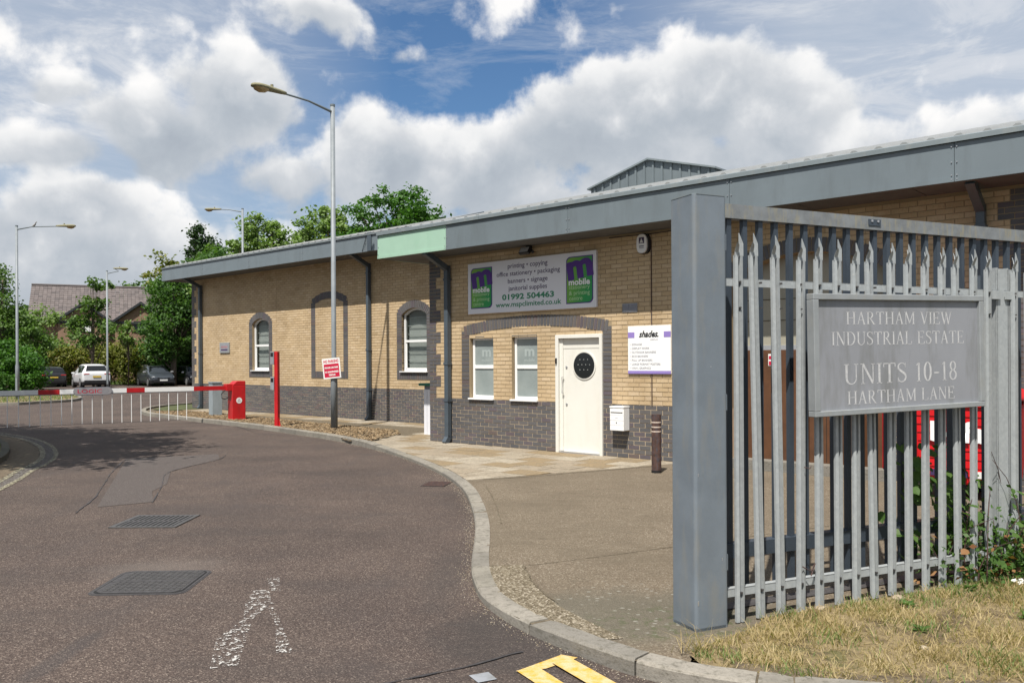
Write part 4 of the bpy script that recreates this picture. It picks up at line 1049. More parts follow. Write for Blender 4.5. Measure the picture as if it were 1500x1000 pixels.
for body, z, wd, ht, mt, bo in (('printing • copying', .855, .98, .115, 'text_purple', .0), ('office stationery • packaging', .715, 1.56, .115, 'text_purple', .0), ('banners • signage', .572, .98, .115, 'text_purple', .0), ('janitorial supplies', .432, .95, .115, 'text_purple', .0), ('01992 504463', .285, 1.28, .115, 'text_green', .025), ('www.mspclimited.co.uk', .130, 1.62, .125, 'text_green', .012)):
    text(body, 'lettering', mt, sg, 1.56, z, wd, ht, -.0465, bold=bo + .008)
sh = wallthing('panel_sign', 4.975, 0, 1.49, label='white panel sign with lilac bars and a bullet list beside the big post', cat='sign')
MB().box(0, .83, -.03, -.002, 0, .80).build('board', 'white_paint', sh)
for q_ in ((0, .13, .60, .695), (.70, .83, .60, .695), (0, .83, 0, .05)): MB().box(q_[0], q_[1], -.032, -.03, q_[2], q_[3]).build('lilac_bar', 'lilac', sh)
text('shades.', 'lettering', 'black_plastic', sh, .41, .66, .38, .11, -.033, bold=.03, shear=.35)
text('DISPLAY', 'lettering', 'text_grey', sh, .52, .565, .15, .022, -.033)
for i, b in enumerate(('SIGNAGE', 'DISPLAY WORK', 'OUTDOOR BANNERS', 'ECO BANNERS', 'PULL UP BANNERS', 'LARGE FORMAT POSTERS', 'VINYL GRAPHICS')):
    text('• ' + b, 'lettering', 'text_grey', sh, .05, .49 - i * .066, None, .034, -.033, align='LEFT')
pq = wallthing('wall_plaque', -14.25, YL, 2.05, label='small grey plaque on the brick wall between the far corner and first arched window', cat='plaque')
MB().box(0, .64, -.04, -.002, 0, .36).build('board', 'sign_frame', pq); MB().box(.05, .59, -.043, -.04, .04, .32).build('face', 'sign_grey', pq)
MB().box(.1, .54, -.0445, -.043, .17, .24).build('print_block', 'faded_red', pq); MB().box(.1, .54, -.0445, -.043, .08, .13).build('print_block', 'text_purple', pq)
ab = wallthing('alarm_box', 5.31, 0, 3.48, label='white oval burglar alarm box high on the wall near the grey post', cat='alarm')
def ovalbox(w_, h_, y0, y1, n=28, p=2.8): return MB().front([(w_ * math.copysign(abs(math.cos(t_)) ** (2 / p), math.cos(t_)), h_ + h_ * math.copysign(abs(math.sin(t_)) ** (2 / p), math.sin(t_))) for t_ in [2 * math.pi * i / n for i in range(n)]], y0, y1)
ovalbox(.115, .168, -.07, -.002).build('back_plate', 'black_plastic', ab); M_ = ovalbox(.10, .155, -.10, -.07); q = M_.build('cover', 'white_paint', ab); q.location = (-.01, 0, .012)
MB().front([(-.06, .17), (.04, .17), (.04, .27), (-.06, .27)], -.103, -.1).build('emblem', 'text_purple', ab)
MB().front([(-.045, .18), (.025, .18), (-.01, .255)], -.106, -.103).build('emblem_triangle', 'plate_white', ab)
MB().box(-.055, .035, -.103, -.1, .09, .10).box(-.055, .035, -.103, -.1, .115, .135).build('emblem_lines', 'text_grey', ab)
def flood(s, lb):
    f = wallthing('flood_light', s, 0, 3.70, label=lb, cat='flood light', group='security flood lights under the soffit')
    MB().box(-.05, .05, -.06, -.002, .08, .18).build('bracket', 'black_plastic', f)
    M = Matrix.Translation((0, -.13, .06)) @ Matrix.Rotation(R(-35), 4, 'X'); bevel(MB().box(-.13, .11, -.03, .04, -.07, .07, M).build('housing', 'black_plastic', f), .01)
    M = Matrix.Translation((0, -.13, .06)) @ Matrix.Rotation(R(-35), 4, 'X'); MB().box(-.11, .09, -.034, -.03, -.055, .055, M).build('lens', 'headlight', f)
    MB().tube([(.12, -.1, .05), (.17, -.12, .02)], .03, 8).build('sensor', 'black_plastic', f)
flood(2.78, 'black flood light under the soffit above the white shop sign'); flood(7.85, 'black flood light with pale lens above the loading doors')
v_ = wallthing('air_vent', 4.85, 0, 2.525, label='small grey louvred vent in the bricks above the letterbox', cat='vent')
MB().box(0, .30, -.012, .01, 0, .15).build('frame', 'sign_grey', v_)
for a in (.015, .16):
    MB().box(a, a + .125, -.015, -.012, .015, .135).build('recess', 'text_grey', v_)
    for k in range(6): MB().box(a, a + .125, -.02, -.015, .02 + k * .02, .03 + k * .02).build('slat', 'sign_grey', v_)
lb = wallthing('letterbox', 4.70, 0, .53, label='white metal letterbox on the dark bricks right of the cream door', cat='letterbox')
bevel(MB().box(0, .28, -.18, -.004, 0, .40).build('case', 'white_paint', lb), .006)
bevel(MB().box(-.004, .284, -.19, -.002, .385, .41).build('lid', 'white_paint', lb), .004)
MB().box(.025, .255, -.184, -.18, .300, .312).build('slot', 'grating_gap', lb); MB().box(.02, .26, -.19, -.18, .313, .345).build('flap', 'white_paint', lb)
MB().box(.003, .277, -.1805, -.18, .17, .174).box(.003, .277, -.1805, -.18, .09, .093).box(.003, .277, -.1805, -.18, .26, .263).build('seams', 'text_grey', lb)
disc('lock', .135, .135, .010, -.186, -.18, 'black_plastic', lb, 12); MB().box(.10, .165, -.183, -.18, .215, .235).build('name_card', 'board_white', lb)
# slatted screen at the inside corner
ss = empty('slatted_screen', (-2.0, 19.15, .06), PH, label='low pale slatted enclosure with green lid tucked beside the brick corner', cat='enclosure')
for k in range(5): MB().box(.005 + k * .105, .1 + k * .105, -.02, 0, .0, 1.02).build('slat', 'board_white', ss)
for k in range(3): MB().box(-.02, 0, .005 + k * .105, .1 + k * .105, .0, 1.02).build('slat', 'board_white', ss)
MB().box(0, .52, .0, .4, .0, 1.10).build('carcass', 'text_grey', ss); bevel(MB().box(-.12, .56, -.08, .45, 1.10, 1.16).build('lid', 'green_cap', ss), .01)

# ------------------------------------------------------------------ gate post, palisade fence, sliding gate
AF = math.atan2(.4146, .9100); FE = Vector((.9100, .4146)); FN = Vector((-.4146, .9100)); FP = Vector((1.115, 5.13))
def F(t, b=0, z=0): p = FP + FE * t + FN * b; return (p.x, p.y, z)      # along the fence, behind it
def arc_sq(a, r_, n=4):
    o = []
    for cx, cy, a0 in ((a - r_, a - r_, 0), (r_, a - r_, 90), (r_, r_, 180), (a - r_, r_, 270)):
        for k in range(n + 1): q = R(a0 + 90 * k / n); o.append((cx + r_ * math.cos(q), cy + r_ * math.sin(q)))
    return o
gp = empty('gate_post', F(0, 0, .05), AF, label='thick blue grey square steel gate post with worn paint', cat='post')
MB().prism(arc_sq(.25, .022), 0, 2.68).build('post', 'post_paint', gp, smooth=False)
MB().prism([(.0 - .002, .02), (.02, -.002), (.23, -.002), (.252, .02), (.252, .23), (.23, .252), (.02, .252), (-.002, .23)], 2.68, 2.686).build('cap', 'fascia_edge', gp)
MB().prism(arc_sq(.252, .022), -.02, .02).build('foot_weld', 'post_paint', gp)
for (x, z, a, b) in ((.015, .16, .008, .03), (.02, .95, .005, .02), (.12, 1.62, .006, .006), (.20, .42, .004, .018)): MB().box(x, x + a, -.0008, .001, z, z + b).build('paint_chip', 'alloy', gp)
for z in (.35, 1.35, 2.35): MB().box(.252, .262, .02, .08, z, z + .10).build('fixing_lug', 'post_paint', gp)
fn = empty('palisade_fence', F(.25, 0, .06), AF, label='galvanised steel palisade fence of splayed pales beside the grey gate post', cat='fence')
def pale_mesh():
    w2 = .0325; prof = [(-w2, .010), (-.030, -.004), (-.010, -.009), (-.006, .022), (.005, .022), (.009, -.009), (.030, -.004), (w2, .010)]
    th = .003; n = len(prof); m = MB()
    def zt(x):   # three prongs
        return {0: 2.27, 1: 2.36, 2: 2.33, 3: 2.29, 4: 2.31, 5: 2.42, 6: 2.38, 7: 2.30}[x]
    levels = [0, 2.315]
    vs = []
    for lv in levels:
        for (x, y) in prof: vs.append((x, y, lv))
        for (x, y) in prof: vs.append((x, y + th + .001, lv))
    fs = []
    for i in range(n - 1):
        fs += [(i, i + 1, 2 * n + i + 1, 2 * n + i), (n + i + 1, n + i, 3 * n + i, 3 * n + i + 1)]
    fs += [(0, 2 * n, 3 * n, n), (n - 1, 2 * n - 1, 4 * n - 1, 3 * n - 1), tuple(range(n)) + tuple(range(2 * n - 1, n - 1, -1))]
    m.add(vs, fs)
    # prongs: left curls forward, middle stands, right splays back
    def prong(x0, x1, y, pts):
        vs = []; 
        for (f, dx, dy, z) in pts:
            a = x0 + (x1 - x0) * f[0] + dx; b = x0 + (x1 - x0) * f[1] + dx
            vs += [(a, y + dy, z), (b, y + dy, z), (b, y + dy + th, z), (a, y + dy + th, z)]
        k = len(pts); fs = []
        for i in range(k - 1):
            for q in range(4): fs.append((i * 4 + q, i * 4 + (q + 1) % 4, i * 4 + 4 + (q + 1) % 4, i * 4 + 4 + q))
        fs.append(((k - 1) * 4, (k - 1) * 4 + 1, (k - 1) * 4 + 2, (k - 1) * 4 + 3)); m.add(vs, fs)
    prong(-.034, -.005, -.005, [((0, 1), 0, 0, 2.31), ((0, 1), 0, -.002, 2.335), ((0, .95), -.002, -.014, 2.36), ((0, .7), -.008, -.032, 2.378), ((0, .1), -.016, -.05, 2.39)])
    prong(-.001, .034, -.005, [((0, 1), 0, 0, 2.31), ((0, 1), 0, 0, 2.39), ((0, .10), -.004, -.004, 2.455)])
    prong(.012, .034, .010, [((0, 1), 0, 0, 2.30), ((.5, 1), .012, .018, 2.35), ((.8, 1), .034, .046, 2.40), ((.95, 1), .048, .066, 2.43)])
    return m
pm = pale_mesh()
import bmesh
pme = pm.mesh('pale', 'galvanised'); b_ = bmesh.new(); b_.from_mesh(pme); bmesh.ops.recalc_face_normals(b_, faces=b_.faces); b_.to_mesh(pme); b_.free()
TP = [.367 + .1668 * k for k in range(15)] + [2.994 + .1668 * k for k in range(10)]
lean = [0, -.020, -.014, .004, 0, 0, .002, -.016, 0, 0, .003, 0, -.010, .004, 0] + [0] * 10
for i, t_ in enumerate(TP):
    o = link('pale', pme, fn, (t_ - .25 + rng.uniform(-.004, .004), .028, rng.uniform(-.012, .012)))
    o.rotation_euler = (rng.uniform(-.002, .002), lean[i] + rng.uniform(-.002, .002), rng.uniform(-.03, .03))
    m = MB()
for z0 in (.16, 2.12):
    for a, b in ((0, 2.60), (2.66, 5.0)):
        q = MB().front([(a, z0), (b, z0), (b, z0 + .05), (a, z0 + .05)], .045, .05); q.box(a, b, .045, .095, z0 + .045, z0 + .05); q.build('rail', 'galvanised', fn)
bl = MB()
for t_ in TP:
    for z0 in (.185, 2.145): bl.box(t_ - .25 - .006, t_ - .25 + .006, .012, .03, z0 - .006, z0 + .006)
    bl.box(t_ - .25 - .004, t_ - .25 + .004, .008, .03, 1.98, 1.988)
bl.build('rail_bolts', 'cast_iron', fn, kind='stuff')
MB().box(2.58, 2.59, .05, .15, -.06, 2.34).box(2.70, 2.71, .05, .15, -.06, 2.34).box(2.59, 2.70, .095, .101, -.06, 2.34).box(2.575, 2.75, .05, .056, -.06, 2.33).build('fence_post', 'galvanised', fn)
MB().box(2.50, 2.60, .03, .045, 2.10, 2.16).box(2.66, 2.78, .03, .045, 2.10, 2.16).build('fish_plate', 'galvanised', fn)
MB().tube([(.62, .0, .95), (.66, -.01, .94), (.69, .01, .95)], .003, 5).tube([(.61, .01, .30), (.66, -.012, .27), (.72, .01, .31), (.66, -.015, .24)], .004, 5).build('tie_wire', 'rust', fn)
# sliding gate parked behind the fence
ga = empty('sliding_gate', F(.25, .29, .05), AF, label='blue grey sliding steel gate with thick top rail behind the palisade fence', cat='gate')
tr = MB().box(0, 6.2, 0, .08, 2.61, 2.705).build('top_rail', 'rail_lichen', ga)
MB().box(1.52, 1.64, -.006, 0, 2.64, 2.685).build('rail_plate', 'gate_paint', tr)
for x in (1.55, 1.61): MB().box(x - .008, x + .008, -.012, -.006, 2.665, 2.68).build('bolt', 'alloy', tr)
MB().box(0, 6.2, 0, .08, .34, .435).build('bottom_rail', 'gate_paint', ga)
k = 0; t_ = .655 - .134 * 3
while t_ < 6.3:
    if t_ - .25 > .02: MB().box(t_ - .25 - .018, t_ - .25 + .018, .02, .056, .10, 2.61).build('bar', 'gate_paint', ga)
    t_ += .134
MB().box(0, .08, 0, .08, .06, 2.61).build('end_stile', 'gate_paint', ga)
MB().box(6.12, 6.2, 0, .08, .06, 2.61).build('end_stile', 'gate_paint', ga)
for x in (1.4, 4.6): MB().tube([(x, .04, .0), (x, .04, .08)], .035, 10).build('roller', 'cast_iron', ga)
sheet('gate_track', [F(.3, .28)[:2], F(7, .28)[:2], F(7, .40)[:2], F(.3, .40)[:2]], .06, 'cast_iron')

# estate sign in front of the pales, lettering built as serif strokes
es = empty('estate_sign', F(.885, -.055, 1.34), AF, label='grey framed estate name board with faded capital lettering fixed on the palisade fence', cat='sign')
es.rotation_euler = (0, R(-1.0), AF)
SW, SH = 1.62, .80
MB().box(.03, SW - .03, -.012, .03, .03, SH - .03).build('board', 'sign_grey', es)
m = MB().box(0, SW, -.034, .03, 0, .036).box(0, SW, -.034, .03, SH - .04, SH).box(0, .045, -.034, .03, .036, SH - .04).box(SW - .045, SW, -.034, .03, .036, SH - .04)
bevel(m.build('frame', 'sign_frame', es), .004)
T_, t2, SF = .105, .042, .032
def serif(m, x, z, w_=.26, y0=0, y1=1): m.front([(x - w_ / 2, z - SF / 2), (x + w_ / 2, z - SF / 2), (x + w_ / 2, z + SF / 2), (x - w_ / 2, z + SF / 2)], 0, -.002)
def stem(m, x, w_, z0=0, z1=1): m.front([(x - w_ / 2, z0), (x + w_ / 2, z0), (x + w_ / 2, z1), (x - w_ / 2, z1)], 0, -.002)
def ln(m, p, q, w_): m.ribbon([p, q], w_, 0, -.002)
def arcs(m, cx, cz, rx, rz, a0, a1, wf, n=18):
    P = [(cx + rx * math.cos(R(a0 + (a1 - a0) * i / n)), cz + rz * math.sin(R(a0 + (a1 - a0) * i / n))) for i in range(n + 1)]
    m.ribbon(P, [wf(R(a0 + (a1 - a0) * i / n)) for i in range(n + 1)], 0, -.002)
S0_ = SF / 2
fat = lambda a: t2 + (T_ - t2) * abs(math.cos(a)) ** 1.3
def glyph(ch):
    m = MB(); lo, hi = S0_, 1 - S0_
    if ch == 'H':
        for x in (.15, .65): stem(m, x, T_); serif(m, x, lo); serif(m, x, hi)
        ln(m, (.15, .52), (.65, .52), t2); return m, .8
    if ch == 'I': stem(m, .14, T_); serif(m, .14, lo); serif(m, .14, hi); return m, .28
    if ch == 'T': stem(m, .34, T_); serif(m, .34, lo); ln(m, (.03, .975), (.65, .975), t2 * 1.1); ln(m, (.04, .98), (.04, .80), t2); ln(m, (.64, .98), (.64, .80), t2); return m, .68
    if ch == 'A': ln(m, (.11, 0), (.36, 1), t2); ln(m, (.36, .99), (.62, 0), T_); ln(m, (.19, .34), (.52, .34), t2); serif(m, .11, lo, .2); serif(m, .62, lo, .24); return m, .74
    if ch == 'V': ln(m, (.11, 1), (.38, 0), T_); ln(m, (.38, .02), (.62, 1), t2); serif(m, .11, hi, .24); serif(m, .62, hi, .2); return m, .72
    if ch == 'W': ln(m, (.1, 1), (.32, 0), T_); ln(m, (.32, .02), (.50, .95), t2); ln(m, (.47, 1), (.70, 0), T_); ln(m, (.70, .02), (.90, 1), t2); serif(m, .1, hi, .22); serif(m, .47, hi, .2); serif(m, .9, hi, .2); return m, 1.0
    if ch == 'M': stem(m, .14, t2); stem(m, .80, T_); ln(m, (.16, 1), (.47, .08), T_); ln(m, (.47, .08), (.78, 1), t2); serif(m, .14, lo, .2); serif(m, .80, lo, .24); serif(m, .1, hi, .14); serif(m, .82, hi, .18); return m, .95
    if ch == 'N': stem(m, .14, t2); stem(m, .66, t2); ln(m, (.14, 1), (.65, .02), T_); serif(m, .14, lo, .2); serif(m, .10, hi, .16); serif(m, .66, hi, .2); return m, .8
    if ch == 'E': stem(m, .14, T_); serif(m, .12, lo, .2); serif(m, .12, hi, .2); ln(m, (.14, .975), (.58, .975), t2); ln(m, (.14, .025), (.60, .025), t2); ln(m, (.14, .52), (.46, .52), t2); ln(m, (.57, .98), (.57, .82), t2); ln(m, (.60, .02), (.62, .2), t2); ln(m, (.46, .42), (.46, .62), t2); return m, .68
    if ch == 'L': stem(m, .14, T_); serif(m, .14, lo, .24); serif(m, .14, hi); ln(m, (.14, .025), (.56, .025), t2); ln(m, (.56, .02), (.58, .22), t2); return m, .64
    if ch == 'D': stem(m, .14, T_); serif(m, .12, lo, .2); serif(m, .12, hi, .2); arcs(m, .28, .5, .38, .479, -90, 90, fat); ln(m, (.14, .022), (.30, .022), t2); ln(m, (.14, .978), (.30, .978), t2); return m, .76
    if ch == 'R': stem(m, .14, T_); serif(m, .14, lo, .24); serif(m, .12, hi, .2); arcs(m, .30, .745, .20, .235, -90, 90, fat, 12); ln(m, (.14, .978), (.31, .978), t2); ln(m, (.14, .51), (.31, .51), t2); ln(m, (.30, .51), (.62, .02), T_ * .95); serif(m, .66, lo, .14); return m, .74
    if ch == 'U': stem(m, .15, T_, .3); stem(m, .63, t2, .3); arcs(m, .39, .3, .24, .28, 180, 360, lambda a: t2 + (T_ - t2) * max(0, -math.cos(a)), 14); serif(m, .15, hi); serif(m, .63, hi, .2); return m, .78
    if ch == 'S': 
        P = [(.46, .80), (.44, .90), (.34, .965), (.24, .975), (.14, .93), (.08, .83), (.09, .70), (.19, .60), (.33, .50), (.44, .40), (.48, .26), (.43, .11), (.32, .035), (.22, .025), (.12, .07), (.07, .20)]
        m.ribbon(P, [.03, .035, .04, .045, .055, .075, .09, .105, .11, .105, .09, .07, .05, .045, .04, .03], 0, -.002); ln(m, (.46, .98), (.46, .76), .025); ln(m, (.06, .02), (.06, .25), .025); return m, .55
    if ch == '1': stem(m, .2, .09, 0, .97); serif(m, .2, lo, .22); ln(m, (.08, .84), (.2, .96), t2); return m, .38
    if ch == '0': arcs(m, .26, .5, .17, .475, 0, 360, lambda a: .035 + .07 * abs(math.cos(a)), 28); return m, .52
    if ch == '8': arcs(m, .26, .745, .14, .225, 0, 360, lambda a: .035 + .05 * abs(math.cos(a)), 22); arcs(m, .26, .265, .17, .24, 0, 360, lambda a: .035 + .06 * abs(math.cos(a)), 22); return m, .52
    if ch == '-': ln(m, (.05, .42), (.33, .42), .07); return m, .38
    return m, .34
def serif_line(body, x0, x1, zc, h):
    adv = 0; parts = []
    for ch in body: g_, w_ = glyph(ch); parts.append((ch, g_, adv)); adv += w_ + .05
    adv -= .05; k = (x1 - x0) / adv
    for ch, g_, a in parts:
        if not g_.v: continue
        g_.v = [(x0 + (a + x) * k, -.0122 + y * .25, zc - h / 2 + z * h) for x, y, z in g_.v]; g_.build('letter', 'worn_lettering', es)
X_ = lambda t_: t_ - .885 + .005
serif_line('HARTHAM VIEW', X_(1.18), X_(2.19), .64, .086); serif_line('INDUSTRIAL ESTATE', X_(1.05), X_(2.315), .505, .090)
serif_line('UNITS 10-18', X_(1.15), X_(2.24), .268, .135); serif_line('HARTHAM LANE', X_(1.18), X_(2.21), .112, .088)

# bramble growing through the fence
bp = F(2.75, .0, .07); BRT = 1
br = empty('bramble', bp, AF, label='green bramble with a few red dead leaves growing through the fence', cat='bramble')
def leafmesh(nm, mt):
    P = [(0, 0), (.25, .14), (.42, .34), (.36, .52), (.46, .62), (.24, .82), (0, 1.08), (-.24, .82), (-.46, .62), (-.36, .52), (-.42, .34), (-.25, .14)]
    vs = [(x, y, .16 * abs(x) - .10 * y * y) for x, y in P] + [(0, .5, -.03)]; return MB().add(vs, [(i, (i + 1) % 12, 12) for i in range(12)]).mesh(nm, mt)
lm = [leafmesh('leaf', 'leaf_bramble'), leafmesh('leaf', 'leaf_mid'), leafmesh('leaf', 'leaf_dead')]
st = MB()
for i in range(26):
    x = rng.gauss(-.0, .38); y = rng.gauss(.12, .1); h = rng.uniform(.25, .75) * (1.5 if rng.random() < .18 else .9); dx, dy = rng.uniform(-.4, .3), rng.uniform(-.3, .2)
    pts = [(x + dx * t_ * t_, y + dy * t_ * t_, h * (t_ * 1.5 - .5 * t_ * t_)) for t_ in (0, .25, .5, .75, 1)]
    st.tube(pts, [.006, .005, .004, .003, .002], 5)
st.build('stems', 'rust', br)
def leaf(x, y, z, s_, k):
    link('leaf', lm[k], br, M=Matrix.Translation((x, y, z)) @ Matrix.Rotation(rng.gauss(0, .6), 4, 'Z') @ Matrix.Rotation(rng.uniform(.1, 1.35), 4, 'X') @ Matrix.Rotation(rng.uniform(0, 6.28), 4, 'Z') @ Matrix.Scale(s_, 4))
for i in range(295):
    q = rng.random(); 
    if q < .62: x, y, z = rng.gauss(.18, .28), rng.gauss(.02, .12), abs(rng.gauss(.0, .26)) + .03; s_ = rng.uniform(.04, .075)
    elif q < .9: x, y, z = rng.gauss(-.32, .22), rng.uniform(.1, .35), rng.uniform(.2, .75); s_ = rng.uniform(.06, .115)
    else: x, y, z = rng.gauss(-.55, .12), rng.uniform(.12, .3), rng.uniform(.6, 1.05); s_ = rng.uniform(.07, .11)
    leaf(x, y, z, s_, 2 if (rng.random() < .10 and z < .35) else (0 if rng.random() < .7 else 1))
for (t_, b_o, lbw, n_) in ((1.55, -.22, 'low green weed on the dry verge left of the sign', 26), (2.3, -.12, 'small leafy weed against the pales below the sign', 20), (1.2, -.62, 'small weed by the kerb in front of the gate post', 14), (2.0, -.75, 'dark green weed in the middle of the dry verge', 18)):
    e = empty('weed', F(t_, b_o, .075), rng.uniform(0, 6), label=lbw, cat='weed'); m = MB()
    for k in range(n_):
        a = rng.uniform(0, 6.28); l = rng.uniform(.03, .08); w_ = l * .32; up_ = rng.uniform(.1, .8); M = Matrix.Rotation(a, 4, 'Z') @ Matrix.Rotation(-up_, 4, 'Y')
        m.add([tuple(M @ Vector(p)) for p in ((.01, 0, 0), (l * .5, w_, .004), (l, 0, -.004), (l * .5, -w_, .004))], [(0, 1, 2, 3)])
    m.build('leaves', 'leaf_bramble', e)
M_ = MB(); 
for k in range(14): x, y = rng.gauss(0, .05), rng.gauss(0, .03); M_.add([(x, y, 0), (x + .05, y + .01, .01), (x + .04, y + .03, .02), (x, y + .025, .012)], [(0, 1, 2, 3)])
o = M_.build('paper_litter', 'plate_white', fix=False, label='crumpled scrap of white litter on the dry grass at the right', cat='litter'); o.location = F(2.72, -.22, .09)

# ------------------------------------------------------------------ bollards
def bollard(x, y, lbl):
    b = empty('bollard', (x, y, .055), label=lbl, cat='bollard', group='rusty bollards with pale bands')
    MB().tube([(0, 0, 0), (0, 0, .86)], .072, 20).build('tube', 'rust', b, smooth=False); MB().tube([(0, 0, 0), (0, 0, .035)], .076, 20).build('collar', 'black_plastic', b)
    for z in (.60, .665, .735): MB().tube([(0, 0, z), (0, 0, z + .018)], .0735, 20).build('band', 'band_white', b)
bollard(2.13, 12.43, 'rusty black steel bollard with pale bands in front of the letterbox'); bollard(4.85, 11.75, 'rusty bollard behind the fence in front of the brown loading doors')

# ------------------------------------------------------------------ red waste bin behind the fence
bn = empty('wheeled_bin', tuple(W(9.78, -1.1, .055)), PH, label='large red wheeled waste bin with white lettering behind the palisade fence', cat='waste bin')
bw, bd = 1.10, .95
bd_ = MB(); n_r = 9
prof = [(0, .22, .10), (0, .24, .0)]
bd_.add([(.08, .06, .18), (bw - .08, .06, .18), (bw - .08, bd - .06, .18), (.08, bd - .06, .18), (0, 0, 1.12), (bw, 0, 1.12), (bw, bd, 1.12), (0, bd, 1.12)], [(3, 2, 1, 0), (0, 1, 5, 4), (1, 2, 6, 5), (2, 3, 7, 6), (3, 0, 4, 7), (4, 5, 6, 7)]); bb = bd_.build('body', 'bin_red', bn); bevel(bb, .03)
for k in range(8):
    z = .28 + k * .10; ins = .08 * (1 - (z - .18) / .94); yy = .06 * (1 - (z - .18) / .94)
    MB().box(ins + .05, bw - ins - .05, yy - .010, yy + .03, z, z + .075).build('ridge_panel', 'bin_red', bb)
MB().box(-.03, bw + .03, -.03, .06, 1.10, 1.16).box(-.03, bw + .03, bd - .06, bd + .03, 1.10, 1.16).build('rim', 'bin_red', bn)
m = MB(); m.front([(-.02, 1.16), (bw + .02, 1.16), (bw + .02, 1.20), (bw - .1, 1.30), (.1, 1.30), (-.02, 1.20)], -.02, bd + .02); bevel(m.build('lid', 'bin_red', bn), .02)
text('biffa', 'lettering', 'text_white', bn, .53, .80, .60, .25, -.012, bold=.05)
MB().box(.22, .62, .02, .05, .27, .345).build('sticker', 'text_purple', bn); MB().box(.66, .98, .02, .05, .27, .345).build('sticker', 'plate_white', bn)
for x in (.16, bw - .16):
    for y in (.16, bd - .16): MB().tube([(x - .02, y, .09), (x + .02, y, .09)], .09, 16).build('wheel', 'rubber', bn); 
for x in (.16, bw - .16):
    for y in (.16, bd - .16): MB().box(x - .03, x + .03, y - .03, y + .03, .12, .2).build('castor_fork', 'alloy', bn)

# ------------------------------------------------------------------ lamp posts
def lamp(loc, rz, H_, armL, lbl, r0=.057, col_h=1.5, rise=.0, r1=.085):
    e = empty('lamp_post', loc, rz, label=lbl, cat='street lamp', group='grey street lamps round the car park')
    MB().tube([(0, 0, 0), (0, 0, col_h), (0, 0, col_h + .12), (0, 0, H_)], [r1, r1, r0 * 1.05, r0], 16).build('pole', 'lamp_steel', e, smooth=True)
    MB().box(-.045, .045, -r1 - .004, -r1 + .02, .35, .95).build('access_door', 'lamp_steel', e)
    MB().tube([(0, 0, H_ - .02), (0, 0, H_ + .03)], r0 * 1.1, 16).build('pole_cap', 'cladding', e)
    MB().tube([(0, 0, H_ - .16), (.7, 0, H_ - .04 + rise * .3), (armL - .55, 0, H_ - .02 + rise)], [.035, .024, .022], 10).build('arm', 'cladding', e)
    z = H_ - .02 + rise; hb = []; sec = [(-.62, .05, .05), (-.50, .075, .065), (-.30, .10, .075), (-.05, .15, .085), (.12, .155, .08), (.24, .10, .06), (.28, .03, .03)]
    m = MB(); n = 12; vs = []
    for x, hw, hh in sec:
        for k in range(n): q = 2 * math.pi * k / n; vs.append((armL + x, hw * math.cos(q), z + hh * (math.sin(q) if math.sin(q) > 0 else .45 * math.sin(q))))
    fs = [(i * n + k, i * n + (k + 1) % n, (i + 1) * n + (k + 1) % n, (i + 1) * n + k) for i in range(len(sec) - 1) for k in range(n)] + [tuple(range(n)), tuple((len(sec) - 1) * n + k for k in range(n))]
    m.add(vs, fs); hd = m.build('lamp_head', 'lamp_cover', e, smooth=True)
    m = MB(); vs = []; sb = [(-.16, .05, .02), (-.08, .12, .075), (.06, .13, .10), (.17, .10, .07), (.22, .04, .02)]
    for x, hw, hh in sb:
        for k in range(9): q = math.pi * k / 8; vs.append((armL + x, hw * math.cos(q), z - .02 - hh * math.sin(q)))
    fs = [(i * 9 + k, i * 9 + k + 1, (i + 1) * 9 + k + 1, (i + 1) * 9 + k) for i in range(len(sb) - 1) for k in range(8)] + [tuple(range(9)), tuple(36 + k for k in range(9))]
    m.add(vs, fs); m.build('lamp_bowl', 'lamp_bowl', hd, smooth=True)
    MB().tube([(armL - .25, 0, z + .07), (armL - .25, 0, z + .13)], .035, 8).build('photocell', 'lamp_cover', hd)
    return e
an = math.atan2(-.744, -.668)
lp = lamp((-4.40, 20.75, .06), an, 7.98, 1.95, 'tall galvanised lamp post standing in the bark bed with a sign on it')
lamp((-22.8, 38.7, .1), R(0), 7.95, 2.45, 'lamp post at the far left with a bird on its arm')
lamp((-14.4, 45, 0), R(180), 9.93, 1.75, 'lamp post rising behind the roof of the far wing')
lamp((-26.5, 55, 0), R(20), 7.74, 1.0, 'lamp post in front of the tiled house roof', rise=.2)
b = empty('bird', (-21.97, 38.7, 8.0), label='small grey bird perched on the far left lamp arm', cat='bird')
m = MB(); vs = []; S = [(-.13, .012, .03), (-.07, .035, .055), (0, .055, .10), (.04, .05, .14), (.06, .035, .20), (.085, .03, .235), (.11, .012, .23)]
for x, r_, z in S:
    for k in range(8): q = 2 * math.pi * k / 8; vs.append((x, r_ * math.cos(q), z + r_ * 1.1 * math.sin(q)))
m.add(vs, [(i * 8 + k, i * 8 + (k + 1) % 8, i * 8 + 8 + (k + 1) % 8, i * 8 + 8 + k) for i in range(6) for k in range(8)] + [tuple(range(8)), tuple(48 + k for k in range(8))]); m.build('body', 'feather', b, smooth=True)
MB().tube([(0, .02, .06), (0, .02, .0)], .005, 5).tube([(0, -.02, .06), (0, -.02, .0)], .005, 5).tube([(.10, 0, .23), (.14, 0, .225)], [.008, .002], 5).build('legs_and_beak', 'black_plastic', b)
